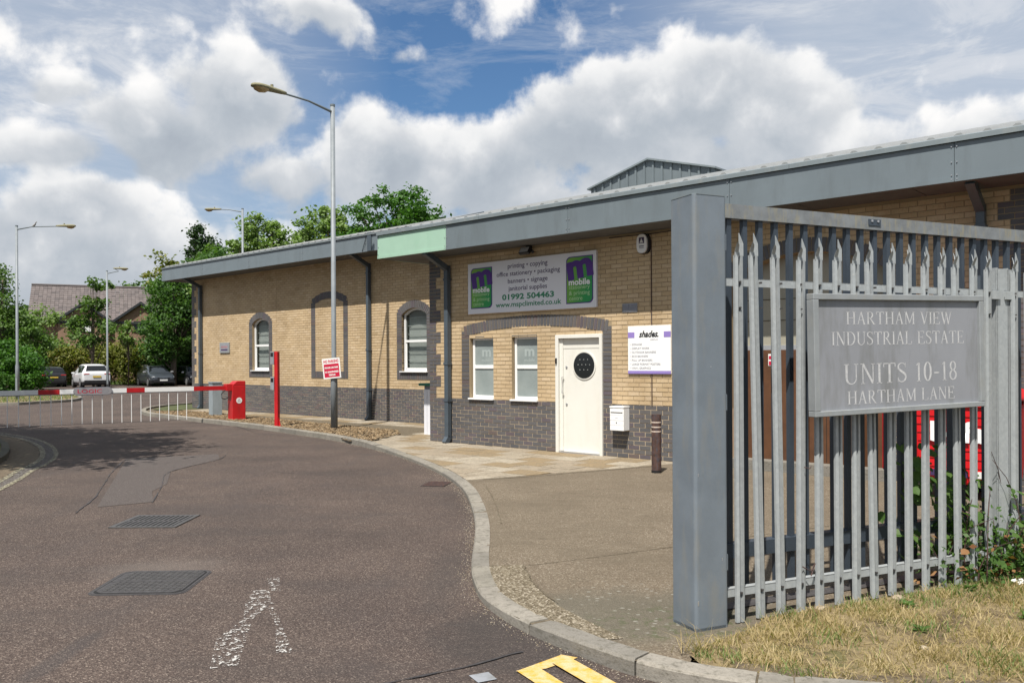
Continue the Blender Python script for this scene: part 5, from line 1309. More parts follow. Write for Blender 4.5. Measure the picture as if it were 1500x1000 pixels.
# no parking sign strapped to the pole
ns_ = empty('parking_sign', (-4.41, 20.64, 1.31), R(-13), label='tilted red and white no parking sign strapped to the tall lamp post', cat='sign')
ns_.rotation_euler = (0, R(-5.5), R(-13))
MB().box(-.235, .235, -.012, -.004, 0, .50).build('board', 'plate_white', ns_); MB().box(-.20, .20, -.014, -.012, .035, .36).build('red_panel', 'sign_red', ns_)
text('NO PARKING', 'lettering', 'sign_red', ns_, 0, .425, .40, .075, -.0135, bold=.04)
text('PRIVATE CAR PARK', 'lettering', 'plate_white', ns_, 0, .27, .36, .045, -.0155, bold=.05)
text('NO UNAUTHORISED', 'lettering', 'plate_white', ns_, 0, .165, .36, .045, -.0155, bold=.05); text('VEHICLES', 'lettering', 'plate_white', ns_, 0, .09, .18, .045, -.0155, bold=.05)
MB().tube([(0, .11, .12), (0, .11, .16)], .085, 14).tube([(0, .11, .36), (0, .11, .40)], .07, 14).build('strap', 'alloy', ns_)

# ------------------------------------------------------------------ barrier
AB = math.atan2(-.61, -.79); C0 = Vector((-7.996, 24.37))
ba = empty('car_park_barrier', (C0.x, C0.y, .06), AB, label='red and white car park barrier with hanging skirt across the entrance', cat='barrier')
c = MB().box(-.19, .19, -.20, .20, 0, 1.0).front([(-.19, 1.0), (.19, 1.0), (.06, 1.12), (-.19, 1.12)], -.20, .20); cb = c.build('cabinet', 'red_paint', ba); bevel(cb, .012)
MB().box(-.21, .21, -.22, .22, -.01, .025).build('base_plate', 'red_dark', ba)
bevel(MB().box(.10, .34, -.13, .17, .84, 1.04).build('arm_housing', 'red_paint', ba), .01)
n = 24; pl = MB().front([(.0 + .085 * math.cos(2 * math.pi * i / n), .56 + .085 * math.sin(2 * math.pi * i / n)) for i in range(n)], .20, .206).build('round_label', 'plate_white', ba)
MB().box(-.02, .02, .206, .208, .58, .60).box(-.045, .045, .206, .208, .535, .545).front([(-.03, .61), (.0, .59), (.03, .57), (.02, .565)], .206, .208).build('label_marks', 'text_grey', pl)
MB().tube([(.36, .05, .86), (.46, .06, .76), (.45, .06, .64), (.36, .05, .60), (.24, .05, .66)], .013, 8).build('cable', 'black_plastic', ba)
zb0, zb1 = .865, .985
def bm(a, b, mt): MB().box(a, b, .0, .05, zb0, zb1).build('boom_section', mt, ba)
bm(.34, 1.23, 'red_paint')
for a, b, mt in ((1.23, 2.53, 'white_paint'), (2.53, 2.99, 'red_paint'), (2.99, 4.59, 'white_paint'), (4.59, 5.08, 'red_paint'), (5.08, 7.0, 'white_paint')): bm(a, b, mt)
MB().box(1.23, 7.0, .01, .04, zb0 - .02, zb0).build('skirt_rail', 'sign_grey', ba)
x = 1.42
while x < 6.95: MB().tube([(x, .025, .07), (x, .025, zb0 - .02)], .010, 6).build('skirt_bar', 'white_paint', ba); x += .2405
MB().tube([(1.42, .025, .075), (6.95, .025, .075)], .005, 5).build('skirt_cord', 'cast_iron', ba)
q = MB(); n = 12; a, b, zc, hh = 3.345, 4.28, .925, .105
P = [(b - hh + hh * math.cos(R(-90 + 15 * i)), zc + hh * math.sin(R(-90 + 15 * i))) for i in range(13)] + [(a + hh + hh * math.cos(R(90 + 15 * i)), zc + hh * math.sin(R(90 + 15 * i))) for i in range(13)]
P2 = [((x - (a + b) / 2) * .975 + (a + b) / 2, (z - zc) * .86 + zc) for x, z in P]
MB().front(P, .052, .07).build('name_plate_rim', 'text_grey', ba); lg = MB().front(P2, .07, .074).build('name_plate', 'logic_grey', ba)
lt = text('LOGIC', 'lettering', 'sign_red', ba, 0, 0, .58, .10, 0, bold=.01); lt.matrix_basis = Matrix.Translation((4.28 - .10 - .29, .0755, zc)) @ Matrix.Rotation(math.pi, 4, 'Z')
mm_ = MB(); 
for i in range(18):
    a0 = R(i * 20 + 30); a1 = R(i * 20 + 50)
    if i > 15: continue
    mm_.front([(3.52 + .085 * math.cos(a0), zc + .045 * math.sin(a0)), (3.52 + .085 * math.cos(a1), zc + .045 * math.sin(a1)), (3.52 + .07 * math.cos(a1), zc + .035 * math.sin(a1)), (3.52 + .07 * math.cos(a0), zc + .035 * math.sin(a0))], .074, .0755)
mm_.build('plate_emblem', 'text_grey', lg)
cab = empty('electrical_cabinet', (-9.30, 26.35, .06), AB, label='grey metal roadside cabinet behind the red barrier housing', cat='cabinet')
bevel(MB().box(-.13, .17, -.16, .20, 0, 1.02).build('case', 'cabinet_grey', cab), .006); MB().box(-.15, .19, -.18, .22, 1.02, 1.05).build('lid', 'cabinet_grey', cab)
cp = empty('access_post', (-6.02, 21.5, .06), R(-20), label='tall slim red access control post with two grey readers by the kerb', cat='access post')
bevel(MB().box(-.05, .05, -.05, .05, 0, 1.93).build('post', 'red_paint', cp), .006); MB().box(-.13, .13, -.13, .13, 0, .012).build('base_plate', 'red_paint', cp)
m = MB(); m.front([(-.05, 0.01), (-.07, .01), (-.05, .25)], -.01, .01).front([(.05, 0.01), (.11, .01), (.05, .25)], -.01, .01).build('gusset', 'red_paint', cp)
for z in (1.60, .95):
    bevel(MB().box(-.15, -.04, -.08, .06, z, z + .33).build('card_reader', 'sign_grey', cp), .004); MB().box(-.135, -.055, -.084, -.08, z + .2, z + .3).build('reader_face', 'black_plastic', cp)

# ------------------------------------------------------------------ cars
def car(name, loc, h, Lc, Wc, Hc, paint, kind, label, front, plate):
    e = empty(name, (*loc, 0), math.atan2(h[1], h[0]), label=label, cat='car', group='cars parked along the hedge')
    hw = Wc / 2
    # stations from rear (0) to front (L): x, body base, waist, roof, half width at waist, half width at roof
    if kind == 'suv': st = [(0, .45, .95, .98, .80, .70), (.03, .38, 1.02, 1.06, .86, .74), (.18, .34, 1.08, 1.34, .90, .68), (.42, .32, 1.07, 1.58, .92, .64), (.9, .30, 1.05, 1.65, .92, .66), (1.9, .28, 1.02, 1.68, .92, .67), (2.55, .28, 1.0, 1.64, .92, .66), (2.95, .28, .99, 1.46, .92, .68), (3.45, .28, 1.0, 1.06, .91, .80), (3.95, .30, .97, 1.0, .90, .78), (4.35, .34, .88, .92, .84, .70), (4.52, .42, .72, .76, .70, .60)]
    else: st = [(0, .42, .85, .90, .76, .66), (.04, .34, .92, .98, .82, .70), (.22, .30, .98, 1.26, .87, .64), (.5, .28, .97, 1.42, .88, .60), (1.1, .25, .94, 1.47, .90, .62), (2.1, .24, .92, 1.49, .90, .63), (2.65, .24, .91, 1.42, .90, .62), (3.1, .24, .92, 1.22, .89, .66), (3.55, .25, .93, .98, .89, .78), (4.1, .27, .87, .90, .88, .76), (4.5, .32, .76, .80, .82, .68), (4.70, .40, .62, .66, .66, .56)]
    k = Lc / st[-1][0]; kz = Hc / max(s[3] for s in st); kw = hw / .92
    vs = []
    for x, b0, wa, ro, a, c_ in st:
        x = x * k - Lc / 2; b0 *= kz; wa *= kz; ro *= kz; a *= kw; c_ *= kw
        pr = [(a * .90, b0), (a * .99, b0 + .10), (a * 1.0, (b0 + wa) / 2 + .05), (a * .985, wa - .05), (a * .955, wa), (c_ * 1.03, ro - (ro - wa) * .12), (c_ * .9, ro - (ro - wa) * .02), (c_ * .45, ro + .012)]
        vs += [(x, y, z) for y, z in pr] + [(x, -y, z) for y, z in reversed(pr)]
    m = MB(); n = 16; S_ = len(st)
    fs = [(i * n + q, i * n + (q + 1) % n, (i + 1) * n + (q + 1) % n, (i + 1) * n + q) for i in range(S_ - 1) for q in range(n)] + [tuple(range(n)), tuple((S_ - 1) * n + q for q in range(n))]
    m.add(vs, fs); body = m.build('body', paint, e, smooth=True)
    md = body.modifiers.new('s', 'SUBSURF'); md.levels = md.render_levels = 2
    V_ = lambda i, q: Vector(vs[i * n + q])
    def panel(nm, quads, mt, par, off=.012, sh=.0):
        g = MB()
        for Q in quads:
            c_ = sum(Q, Vector()) / 4; nn = (Q[1] - Q[0]).cross(Q[3] - Q[0]).normalized()
            if nn.dot(c_ - Vector((0, 0, .8))) < 0: nn = -nn
            P = [p + (c_ - p) * sh + nn * off for p in Q]; k_ = len(g.v)
            g.add([tuple(p) for p in P] + [tuple(p - nn * .02) for p in P], [(0, 1, 2, 3), (0, 4, 5, 1), (1, 5, 6, 2), (2, 6, 7, 3), (3, 7, 4, 0)])
        return g.build(nm, mt, par)
    # side glass between stations, rear and front screens
    rs = (3, 4, 5, 6, 7)
    for sg in (0, 1):
        for i0, i1 in ((3, 4), (4, 5), (5, 7)):
            q4, q5 = (4, 5) if sg == 0 else (11, 10)
            Q = [V_(i0, q4), V_(i1 if i1 < 7 else 7, q4), V_(i1 if i1 < 7 else 7, q5), V_(i0, q5)]
            panel('side_window', [Q], 'glass_dark', body, .004 if kind == 'suv' else .004, .09)
    lerp = lambda a, b, t_: a + (b - a) * t_
    def rearwin():
        A, Bq = V_(2, 5), V_(2, 10); Cq, Dq = V_(3, 6), V_(3, 9); A2, B2 = V_(1, 5), V_(1, 10)
        lo1, lo2 = lerp(A2, A, .45), lerp(B2, Bq, .45)
        panel('rear_window', [[lo1, lo2, lerp(Dq, Bq, .12), lerp(Cq, A, .12)]], 'glass_dark', body, .035, .06)
    rearwin()
    A, Bq, Cq, Dq = V_(8, 5), V_(8, 10), V_(6, 9), V_(6, 6)
    panel('windscreen', [[A, Bq, Cq, Dq]], 'glass_dark', body, .02, .07)
    xr, xf = -Lc / 2, Lc / 2
    MB().box(xr + .01, xf - .12, -hw * .93, hw * .93, .22, .36 * kz + .06).build('lower_trim', 'black_plastic', e)
    bevel(MB().box(xr - .03, xr + .25, -hw * .86, hw * .86, .30, .56).build('rear_bumper', 'black_plastic' if kind == 'suv' else paint, e), .04)
    bevel(MB().box(xf - .30, xf + .01, -hw * .76, hw * .76, .26, .42).build('front_bumper', 'black_plastic', e), .03)
    wr = .35 if kind == 'suv' else .32
    for x in (xr + Lc * .185, xf - Lc * .19):
        for sg in (-1, 1):
            w_ = MB().tube([(x, sg * (hw - .22), wr), (x, sg * (hw + .0), wr)], wr, 24).build('wheel', 'rubber', e)
            MB().tube([(x, sg * (hw - .02), wr), (x, sg * (hw + .012), wr)], wr * .68, 20).build('rim', 'alloy', w_)
            g = MB()
            for q in range(5):
                a0 = 2 * math.pi * q / 5 + .4; g.front([(x + wr * .22 * math.cos(a0 - .5), wr + wr * .22 * math.sin(a0 - .5)), (x + wr * .6 * math.cos(a0 - .16), wr + wr * .6 * math.sin(a0 - .16)), (x + wr * .6 * math.cos(a0 + .16), wr + wr * .6 * math.sin(a0 + .16))], sg * (hw + .010), sg * (hw + .016))
            g.build('rim_gaps', 'black_plastic', w_)
            MB().tube([(x, sg * (hw - .24), wr), (x, sg * (hw - .01), wr)], wr * 1.10, 24).build('wheel_arch', 'black_plastic', e)
    zl = (.98 if kind == 'suv' else .88) * kz
    for sg in (-1, 1):
        g = bevel(MB().box(xr - .005, xr + .22, *sorted((sg * hw * .50, sg * hw * .90)), zl - .035, zl + .035).build('tail_light', 'tail_red' if kind != 'suv' or paint == 'car_black' else 'red_dark', e), .02)
        g = bevel(MB().box(xf - .42, xf - .16, *sorted((sg * hw * .56, sg * hw * .86)), .60 * kz, .72 * kz).build('headlight', 'headlight', e), .03)
        mr = bevel(MB().box(xf - 1.62, xf - 1.46, *sorted((sg * (hw - .02), sg * (hw + .17))), .97 * kz, 1.09 * kz).build('wing_mirror', paint if kind == 'suv' else 'alloy', e), .03)
    MB().box(xr - .035, xr - .02, -.26, .26, .74 * kz, .86 * kz).build('number_plate', 'plate_yellow', e); MB().box(xf - .03, xf + .03, -.26, .26, .40 * kz, .50 * kz).build('number_plate', 'plate_white', e)
    MB().box(xf - .13, xf - .02, -.42, .42, .54 * kz, .64 * kz).build('grille', 'black_plastic', e)
    if kind != 'suv':
        for sg in (-1, 1): MB().tube([(xr + .5, sg * .55, Hc * .985), (xr + 1.0, sg * .57, Hc + .02), (xr + 2.3, sg * .57, Hc + .02), (xr + 2.6, sg * .56, Hc * .975)], .014, 6).build('roof_rail', 'alloy', e)
    return e
hwht = Vector((-.6, .8)); rc = Vector((-28.45, 57.55)); cc_ = rc + hwht * 2.25
car('parked_car', tuple(cc_), hwht, 4.5, 1.84, 1.68, 'car_white', 'suv', 'white family SUV parked with its rear to the entrance', 0, 0)
hv = Vector((.6, -.8)); fc = Vector((-25.3, 61.0)); c2 = fc - hv * 2.35
car('parked_car', tuple(c2), hv, 4.7, 1.80, 1.52, 'car_grey', 'estate', 'dark grey estate car facing the entrance right of the white SUV', 0, 0)
c3 = Vector((-23.15, 62.7)) - hv * 2.2
car('parked_car', tuple(c3), hv, 4.4, 1.80, 1.44, 'car_black', 'estate', 'black car half hidden behind the left corner of the brick building', 0, 0)
c4 = Vector((-32.95, 60.4)) + hwht * 2.0
car('parked_car', tuple(c4), hwht, 4.1, 1.75, 1.50, 'car_black', 'suv', 'black hatchback behind the round bush at the left', 0, 0)

# ------------------------------------------------------------------ house behind the hedge
HX = empty('brick_house', (-43.3, 75, 0), R(25) , label='brick house with grey tiled roof and dark bargeboards behind the hedge', cat='house')
HWd = 12.3
m = MB().box(.3, HWd - .3, .3, 8.7, 0, 5.55); m.front([(.3, 5.55), (HWd - .3, 5.55), (HWd - .3, 5.56), (.3, 5.56)], .3, 8.7); hw_ = m.build('wall', 'house_brick', HX)
m = MB()
for xx in (.32, HWd - .32): m.add([(xx, .3, 5.5), (xx, 8.7, 5.5), (xx, 4.5, 8.85)], [(0, 1, 2)])
m.build('gable_wall', 'house_brick', HX, fix=False)
m = MB(); rows = 17; 
for side in (0, 1):
    for r_ in range(rows):
        f0, f1 = r_ / rows, (r_ + 1.25) / rows
        y0, y1 = (-.15 + 4.65 * f0, -.15 + 4.65 * f1) if side == 0 else (9.15 - 4.65 * f0, 9.15 - 4.65 * f1); z0, z1 = 5.5 + 3.6 * f0, 5.5 + 3.6 * min(f1, 1.0)
        y1 = min(y1, 4.5) if side == 0 else max(y1, 4.5)
        n = 36
        for c_ in range(n):
            x0 = HWd * c_ / n; x1 = HWd * (c_ + 1) / n - .015; dz = rng.uniform(0, .025) + .05
            m.add([(x0, y0, z0 + dz), (x1, y0, z0 + dz), (x1, y1, z1), (x0, y1, z1), (x0, y0, z0 - .02), (x1, y0, z0 - .02)], [(0, 1, 2, 3), (4, 5, 1, 0)])
m.build('roof_tiles', 'roof_tile', HX, kind='stuff', fix=False)
MB().tube([(0, 4.5, 9.14), (HWd, 4.5, 9.14)], .12, 8).build('ridge', 'roof_tile', HX)
MB().box(0, HWd, -.22, -.12, 5.36, 5.50).build('gutter', 'bargeboard', HX)
for cx, hwid, tz in ((4.53, 2.4, 7.25), (9.3, 2.5, 7.38)):
    g_ = MB().front([(cx - hwid + .3, 3.0), (cx + hwid - .3, 3.0), (cx + hwid - .3, 5.5), (cx, tz - .15), (cx - hwid + .3, 5.5)], -.10, .35).build('gable', 'house_brick', HX)
    for sg in (-1, 1):
        xe = cx + sg * hwid; ze = 5.5; P = [(cx, tz + .08), (xe, ze + .08), (xe, ze - .16), (cx, tz - .16)]
        if sg < 0: P = P[::-1]
        MB().front(P, -.42, -.34).build('bargeboard', 'bargeboard', g_)
        P = [(cx, tz + .10), (xe, ze + .10), (xe, ze + .02), (cx, tz + .02)]
        if sg < 0: P = P[::-1]
        MB().front(P, -.40, 3.2).build('gable_roof', 'roof_tile', g_)
for cx in (4.53, 9.3):
    f = MB().box(cx - .62, cx + .62, -.17, -.10, 4.58, 4.63).box(cx - .62, cx + .62, -.17, -.10, 5.58, 5.63).box(cx - .62, cx - .57, -.17, -.10, 4.63, 5.58).box(cx + .57, cx + .62, -.17, -.10, 4.63, 5.58).box(cx - .025, cx + .025, -.17, -.10, 4.63, 5.58).build('window', 'bargeboard', HX)
    MB().box(cx - .57, cx - .025, -.13, -.11, 4.63, 5.58).build('pane', 'glass_dark' if cx > 6 else 'window_glass', f); MB().box(cx + .025, cx + .57, -.13, -.11, 4.63, 5.58).build('pane', 'glass_dark' if cx > 6 else 'blind', f)

# ------------------------------------------------------------------ vegetation
def leafcloud(name, mt, pts, size, parent=None, up=.35, asp=.62, **k):
    n = len(pts); p = np.asarray(pts, dtype=float); a = nr.normal(size=(n, 3)); a /= np.linalg.norm(a, axis=1)[:, None]
    nrm = nr.normal(size=(n, 3)); nrm[:, 2] = np.abs(nrm[:, 2]) + up; nrm /= np.linalg.norm(nrm, axis=1)[:, None]
    u = np.cross(nrm, a); u /= np.linalg.norm(u, axis=1)[:, None]; v = np.cross(nrm, u)
    s = (size * nr.uniform(.6, 1.35, n))[:, None]
    q = np.stack([p - u * s, p + v * s * asp + nrm * s * .15, p + u * s, p - v * s * asp + nrm * s * .15], 1).reshape(-1, 3)
    me = bpy.data.meshes.new(name); me.vertices.add(4 * n); me.vertices.foreach_set('co', q.ravel()); me.loops.add(4 * n); me.loops.foreach_set('vertex_index', np.arange(4 * n))
    me.polygons.add(n); me.polygons.foreach_set('loop_start', np.arange(n) * 4); me.polygons.foreach_set('loop_total', np.full(n, 4))
    me.materials.append(MAT[mt]); me.update(calc_edges=True); return link(name, me, parent, **k)
def crown_pts(lobes, n, clump, seed, shell=.55, keep=None):
    r_ = np.random.RandomState(seed); P = []; vol = np.array([a * b * c for _, (a, b, c) in lobes]); vol = vol ** (2 / 3); vol /= vol.sum()
    for (c, rad), w_ in zip(lobes, vol):
        k = max(3, int(n * w_)); nc = max(4, int(k / 60))
        d = r_.normal(size=(nc, 3)); d /= np.linalg.norm(d, axis=1)[:, None]; rr = shell + (1 - shell) * r_.uniform(0, 1, nc) ** .6
        rr *= 1 + .16 * r_.normal(size=nc)
        cc = np.array(c) + d * rr[:, None] * np.array(rad)
        idx = r_.randint(0, nc, k); sc_ = clump * r_.uniform(.5, 1.3, nc)
        q = cc[idx] + r_.normal(size=(k, 3)) * sc_[idx][:, None] * np.array([1, 1, .6])
        P.append(q)
    P = np.concatenate(P)
    if keep is not None: P = P[keep(P)]
    P = P[P[:, 2] > .05]
    return P
def tree(name, label, base, lobes, mt, n, leaf, clump, seed, cat='tree', trunk=.22, group=None, shell=.55, keep=None, limbs=True):
    e = empty(name, base, label=label, cat=cat, group=group)
    pts = crown_pts(lobes, n, clump, seed, shell, keep); leafcloud('crown', mt, pts, leaf, e)
    if trunk:
        r_ = random.Random(seed); m = MB(); zc = min(c[2] for c, _ in lobes); tz = max(c[2] for c, _ in lobes); 
        m.tube([(0, 0, -.1), (r_.uniform(-.1, .1), r_.uniform(-.1, .1), zc * .5), (r_.uniform(-.2, .2), r_.uniform(-.2, .2), zc), (0, 0, tz)], [trunk, trunk * .8, trunk * .6, trunk * .2], 9); m.build('trunk', 'bark', e, smooth=True)
        if limbs:
            m = MB(); idx = [r_.randrange(len(pts)) for _ in range(26)]
            for i in idx:
                p = pts[i]; z0 = r_.uniform(.5, 1) * min(zc, p[2] * .8); m.tube([(0, 0, z0), (p[0] * .45, p[1] * .45, z0 + (p[2] - z0) * .6), tuple(p)], [trunk * .35, trunk * .2, .015], 5)
            m.build('limbs', 'bark', e)
    return e
def blob_lobes(w_, d_, z0, z1, k, seed):
    r_ = random.Random(seed); L_ = []; H_ = z1 - z0
    for i in range(k):
        f = (i + .5) / k; s_ = math.sin(math.pi * min(.92, .25 + .7 * f)) 
        L_.append(((r_.uniform(-1, 1) * w_ * .42 * s_, r_.uniform(-1, 1) * d_ * .42 * s_, z0 + H_ * (.18 + .66 * f)), (w_ * .34 * (1.15 - .45 * f), d_ * .34 * (1.15 - .45 * f), H_ * .22)))
    return L_
# round bush at the left
tree('round_bush', 'broad glossy green bush on the car park island at the left', (-29.6, 47.3, .1), [((-1.2, .3, 1.2), (2.6, 2.0, 1.5)), ((.9, -.2, 1.15), (2.0, 1.8, 1.35)), ((-.2, .6, 1.9), (2.0, 1.7, 1.2)), ((-3.4, 0, 1.3), (2.0, 1.8, 1.6)), ((1.7, .2, .8), (1.3, 1.2, 1.0))], 'leaf_bright', 26000, .085, .22, 1, cat='bush', trunk=.1, shell=.8)
tree('dense_bush', 'dark low shrub against the round bush at the frame edge', (-31.0, 43.0, .1), [((0, 0, .9), (1.9, 1.5, 1.1)), ((1.2, .3, .6), (1.2, 1.0, .7))], 'leaf_deep', 7000, .085, .22, 2, cat='bush', trunk=.08, shell=.8)
# shading tree just outside the frame at the left
kp = lambda P: (P[:, 0] - 14.2 < -.617 * (P[:, 1] + 14.8) + .0)
tree('tall_tree', 'tall tree at the left edge casting shadow over the road', (-14.2, 14.8, .1), [((-.4, -.3, 7.2), (3.6, 3.6, 2.4)), ((3.0, -1.6, 8.0), (2.4, 2.2, 1.6)), ((3.2, -3.2, 6.6), (2.2, 2.0, 1.6)), ((2.6, -.2, 9.6), (1.6, 1.6, 1.1)), ((1.6, -4.6, 6.0), (2.2, 2.0, 1.5)), ((4.9, -3.3, 6.2), (1.7, 1.5, 1.3)), ((4.0, -2.2, 8.6), (1.6, 1.2, 1.2)), ((.6, -1.2, 9.2), (2.6, 2.6, 1.5)), ((-1.5, .8, 5.2), (2.8, 2.8, 1.7)), ((-.4, 1.6, 8.4), (1.6, 1.2, 1.2)), ((-1.0, 2.6, 6.0), (1.4, 1.2, 1.2)), ((-2.6, 2.0, 9.5), (1.8, 1.6, 1.6))], 'leaf_mid', 42000, .10, .30, 3, trunk=.28, keep=kp, shell=.3)
tree('leafy_tree', 'leafy tree at the left frame edge behind the round bush', (-31.2, 51.5, .1), [((0, 0, 3.4), (2.0, 1.6, 1.6)), ((-.7, 0, 5.3), (1.6, 1.4, 1.3)), ((-1.4, .2, 6.9), (1.3, 1.2, 1.0)), ((1.5, 0, 2.8), (1.4, 1.2, 1.2)), ((-2.6, 0, 4.8), (2.0, 1.6, 2.0))], 'leaf_mid', 17000, .10, .3, 4, trunk=.18)
# hedge behind the cars
k_ = 0
for i, (px, py, w_, h_, mt, lb) in enumerate(((-38.5, 67.5, 4.2, 3.5, 'leaf_deep', 'green hedge shrub behind the black hatchback'), (-35.2, 67.0, 3.6, 3.3, 'leaf_olive', 'yellow tinged hedge shrub behind the white SUV roof'), (-32.6, 67.3, 3.6, 3.6, 'leaf_olive', 'tall olive hedge shrub right of the white SUV'), (-30.1, 67.0, 3.4, 3.3, 'leaf_olive', 'reddish green hedge shrub between the two middle cars'), (-27.6, 66.8, 3.4, 3.6, 'leaf_deep', 'dark green hedge shrub behind the grey estate car'), (-24.9, 66.6, 3.6, 3.9, 'leaf_deep', 'dense hedge shrub beside the far corner of the building'), (-21.5, 66.6, 4.0, 3.9, 'leaf_mid', 'hedge shrub hidden mostly behind the brick wing'))):
    tree('hedge_shrub', lb, (px, py, .05), [((0, 0, h_ * .42), (w_ * .52, 1.1, h_ * .42)), ((w_ * .2, -.1, h_ * .68), (w_ * .36, .9, h_ * .27)), ((-w_ * .22, 0, h_ * .6), (w_ * .38, 1.0, h_ * .30))], mt, 7500, .115, .28, 20 + i, cat='hedge', trunk=.06, shell=.7, group='shrubs in the hedge behind the cars')
# thin trees before the house
tree('slender_tree', 'slender young tree in front of the house roof with thin branches', (-30.9, 62, .05), [((0, 0, 3.6), (1.5, 1.2, .8)), ((-.3, 0, 4.9), (1.5, 1.1, .7)), ((.2, 0, 6.2), (1.2, 1.0, .7)), ((.2, 0, 7.6), (.9, .7, .7)), ((-1.6, 0, 4.4), (1.0, .8, .8)), ((1.4, 0, 4.3), (.9, .7, .5))], 'leaf_mid', 3600, .12, .28, 31, trunk=.10, shell=.2)
tree('slender_tree', 'thin airy tree left of the house windows', (-35.6, 63, .05), [((0, 0, 3.4), (1.7, 1.2, 1.0)), ((-.7, 0, 4.7), (1.6, 1.1, .7)), ((.5, 0, 5.2), (1.0, .8, .7)), ((-2.0, 0, 5.4), (1.0, .7, .5))], 'leaf_light', 3200, .12, .28, 32, trunk=.08, shell=.2)
tree('slender_tree', 'short sapling between the two house windows', (-28.8, 63, .05), [((0, 0, 3.4), (.6, .6, .6)), ((0, 0, 4.4), (.45, .4, .4))], 'leaf_light', 900, .11, .2, 33, trunk=.05, shell=.2)
# trees right of the house and behind the roof
tree('broad_tree', 'dark green broad tree between the house and the brick wing', (-25.6, 63.5, .05), [((0, 0, 4.5), (2.2, 2.0, 2.2)), ((.5, 0, 7.0), (2.0, 1.8, 1.7)), ((1.9, 0, 5.6), (1.6, 1.5, 1.8)), ((-.9, 0, 3.0), (1.7, 1.5, 1.4)), ((1.2, 0, 8.2), (1.2, 1.2, 1.0))], 'leaf_deep', 17000, .115, .32, 34, trunk=.25)
tree('tall_tree', 'tall green tree standing behind the corner of the far wing', (-22.4, 66.5, .05), [((0, 0, 6.5), (3.0, 2.5, 3.0)), ((.4, 0, 9.2), (2.4, 2.2, 1.8)), ((3.0, 0, 8.2), (2.4, 2.0, 1.9)), ((-1.8, 0, 8.0), (1.9, 1.5, 1.6))], 'leaf_deep', 15000, .14, .36, 35, trunk=.28)
tree('conifer', 'dark pointed conifer rising above the other trees', (-31.0, 84, .05), [((0, 0, 7), (2.9, 2.7, 3.2)), ((0, 0, 10), (2.2, 2.1, 2.0)), ((.1, 0, 12.3), (1.7, 1.6, 1.5)), ((-.1, 0, 14.2), (1.0, 1.0, 1.2)), ((1.3, 0, 12.7), (1.0, .9, .8))], 'leaf_dark', 13000, .16, .34, 36, trunk=.3, cat='conifer', shell=.6)
for i, (px, py, w_, z1, mt, lb) in enumerate(((-41.5, 95, 9, 11.4, 'leaf_mid', 'distant green tree above the right end of the house roof'), (-50, 100, 9, 10.6, 'leaf_mid', 'distant low tree just above the house roof ridge'), (-34.8, 86, 7, 12.4, 'leaf_olive', 'olive green tree left of the dark conifer'), (-27.5, 76, 7, 12.6, 'leaf_mid', 'green tree right of the dark conifer above the fascia'), (-58, 90, 10, 9.4, 'leaf_mid', 'distant tree behind the left part of the house'), (-47, 64, 8, 7.0, 'leaf_mid', 'tree behind the bush beyond the left frame edge'))):
    tree('distant_tree', lb, (px, py, 0), blob_lobes(w_, w_ * .8, z1 * .15, z1, 7, 60 + i), mt, 9000, .19, .42, 50 + i, trunk=.28, group='trees beyond the house')
tree('light_tree', 'loose light green tree left of the tall lamp post above the roof', (-14.9, 52.5, 0), [((-.7, 0, 7.2), (1.9, 1.9, 1.9)), ((.3, 0, 9.0), (1.5, 1.5, 1.2)), ((-.8, 0, 10.2), (1.2, 1.2, 1.1)), ((1.2, 0, 7.6), (1.6, 1.5, 1.5)), ((-2.0, 0, 8.0), (1.0, 1.0, 1.0))], 'leaf_light', 11000, .115, .24, 71, trunk=.22, shell=.35)
tree('light_tree', 'light green tree right beside the tall lamp post above the roof', (-11.5, 52.5, 0), [((0, 0, 7.2), (2.0, 1.9, 2.0)), ((-.6, 0, 9.6), (1.4, 1.3, 1.3)), ((.9, 0, 9.3), (1.3, 1.3, 1.5)), ((0, 0, 10.9), (1.0, 1.0, .8)), ((1.6, 0, 7.5), (1.3, 1.2, 1.3))], 'leaf_light', 12000, .115, .24, 72, trunk=.22, shell=.35)
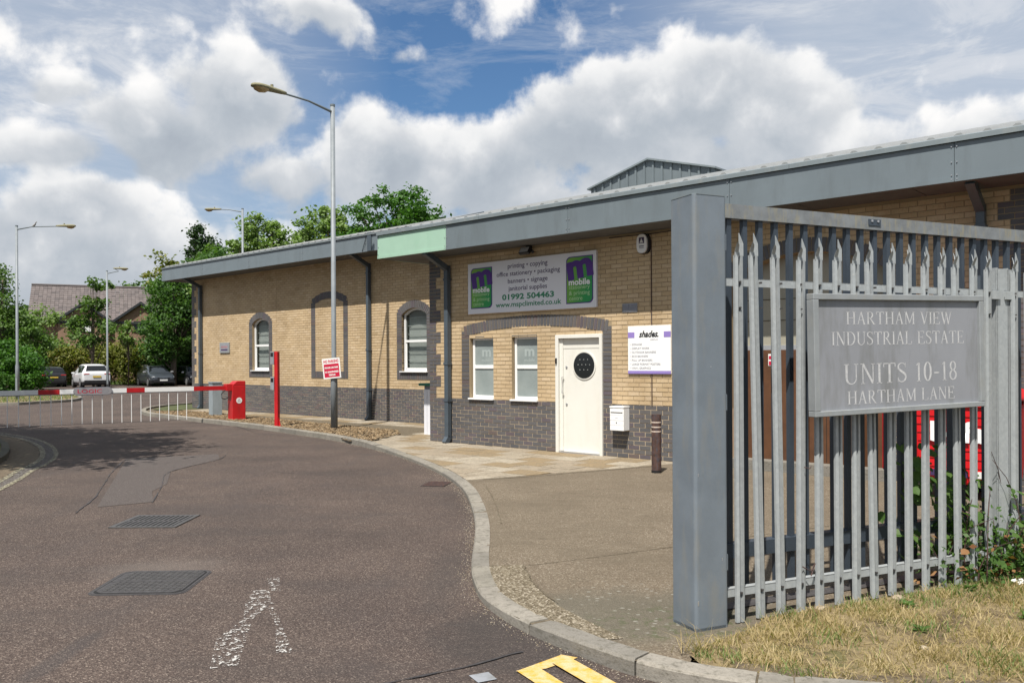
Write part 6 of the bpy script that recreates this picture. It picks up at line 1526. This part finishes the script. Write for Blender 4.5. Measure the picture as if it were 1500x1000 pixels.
tree('small_tree', 'thin light green tree just behind the rear lamp post', (-17.0, 52, 0), [((0, 0, 7.0), (1.2, 1.1, 1.4)), ((.2, 0, 8.6), (.8, .8, .9)), ((-1.5, 0, 6.6), (1.4, 1.0, 1.2))], 'leaf_light', 3600, .115, .24, 73, trunk=.12, shell=.3)
tree('round_tree', 'dense round dark green tree above the mint fascia panel', (-6.7, 50.5, 0), [((0, 0, 7.2), (3.2, 2.8, 2.8)), ((-.4, 0, 10.1), (2.2, 2.0, 1.8)), ((.7, 0, 10.9), (1.5, 1.4, 1.2)), ((1.6, 0, 9.6), (1.6, 1.4, 1.3)), ((2.3, 0, 8.3), (1.8, 1.6, 1.6)), ((-2.2, 0, 8.2), (1.5, 1.5, 1.4)), ((-3.0, 0, 7.2), (1.2, 1.2, 1.0))], 'leaf_bright', 24000, .11, .25, 74, trunk=.3, shell=.7)
tree('small_tree', 'small tree tips peeping over the roof right of the round tree', (-2.4, 50.5, 0), [((-.2, 0, 7.5), (1.2, 1.0, 1.6)), ((-1.2, 0, 8.6), (.7, .7, .9)), ((.9, 0, 7.3), (.9, .9, 1.9))], 'leaf_deep', 3600, .115, .24, 75, trunk=.12, shell=.3)
r9 = np.random.RandomState(9); q9 = np.stack([r9.normal(.28, .34, 2400), r9.normal(.04, .12, 2400), np.abs(r9.normal(0, .20, 2400)) + .02], 1)
leafcloud('undergrowth', 'leaf_bramble', q9, .022, br, kind='stuff'); leafcloud('dead_undergrowth', 'leaf_dead', q9[:160] * np.array([1, 1, .7]) + np.array([-.12, -.05, 0]), .028, br, kind='stuff')
# far wooded skyline
pts = []
r2 = np.random.RandomState(5); n = 60000; a = r2.uniform(-1.0, 1.0, n); d_ = r2.uniform(150, 175, n); h_ = (6 + 3 * np.sin(a * 9) + 2 * np.sin(a * 23 + 1) + 1.2 * np.sin(a * 61)) * r2.uniform(0, 1, n) ** .7
leafcloud('far_wood', 'leaf_mid', np.stack([np.sin(a) * d_, np.cos(a) * d_, h_ + .2], 1), .75, label='low line of distant woodland along the horizon', cat='woodland', kind='stuff')
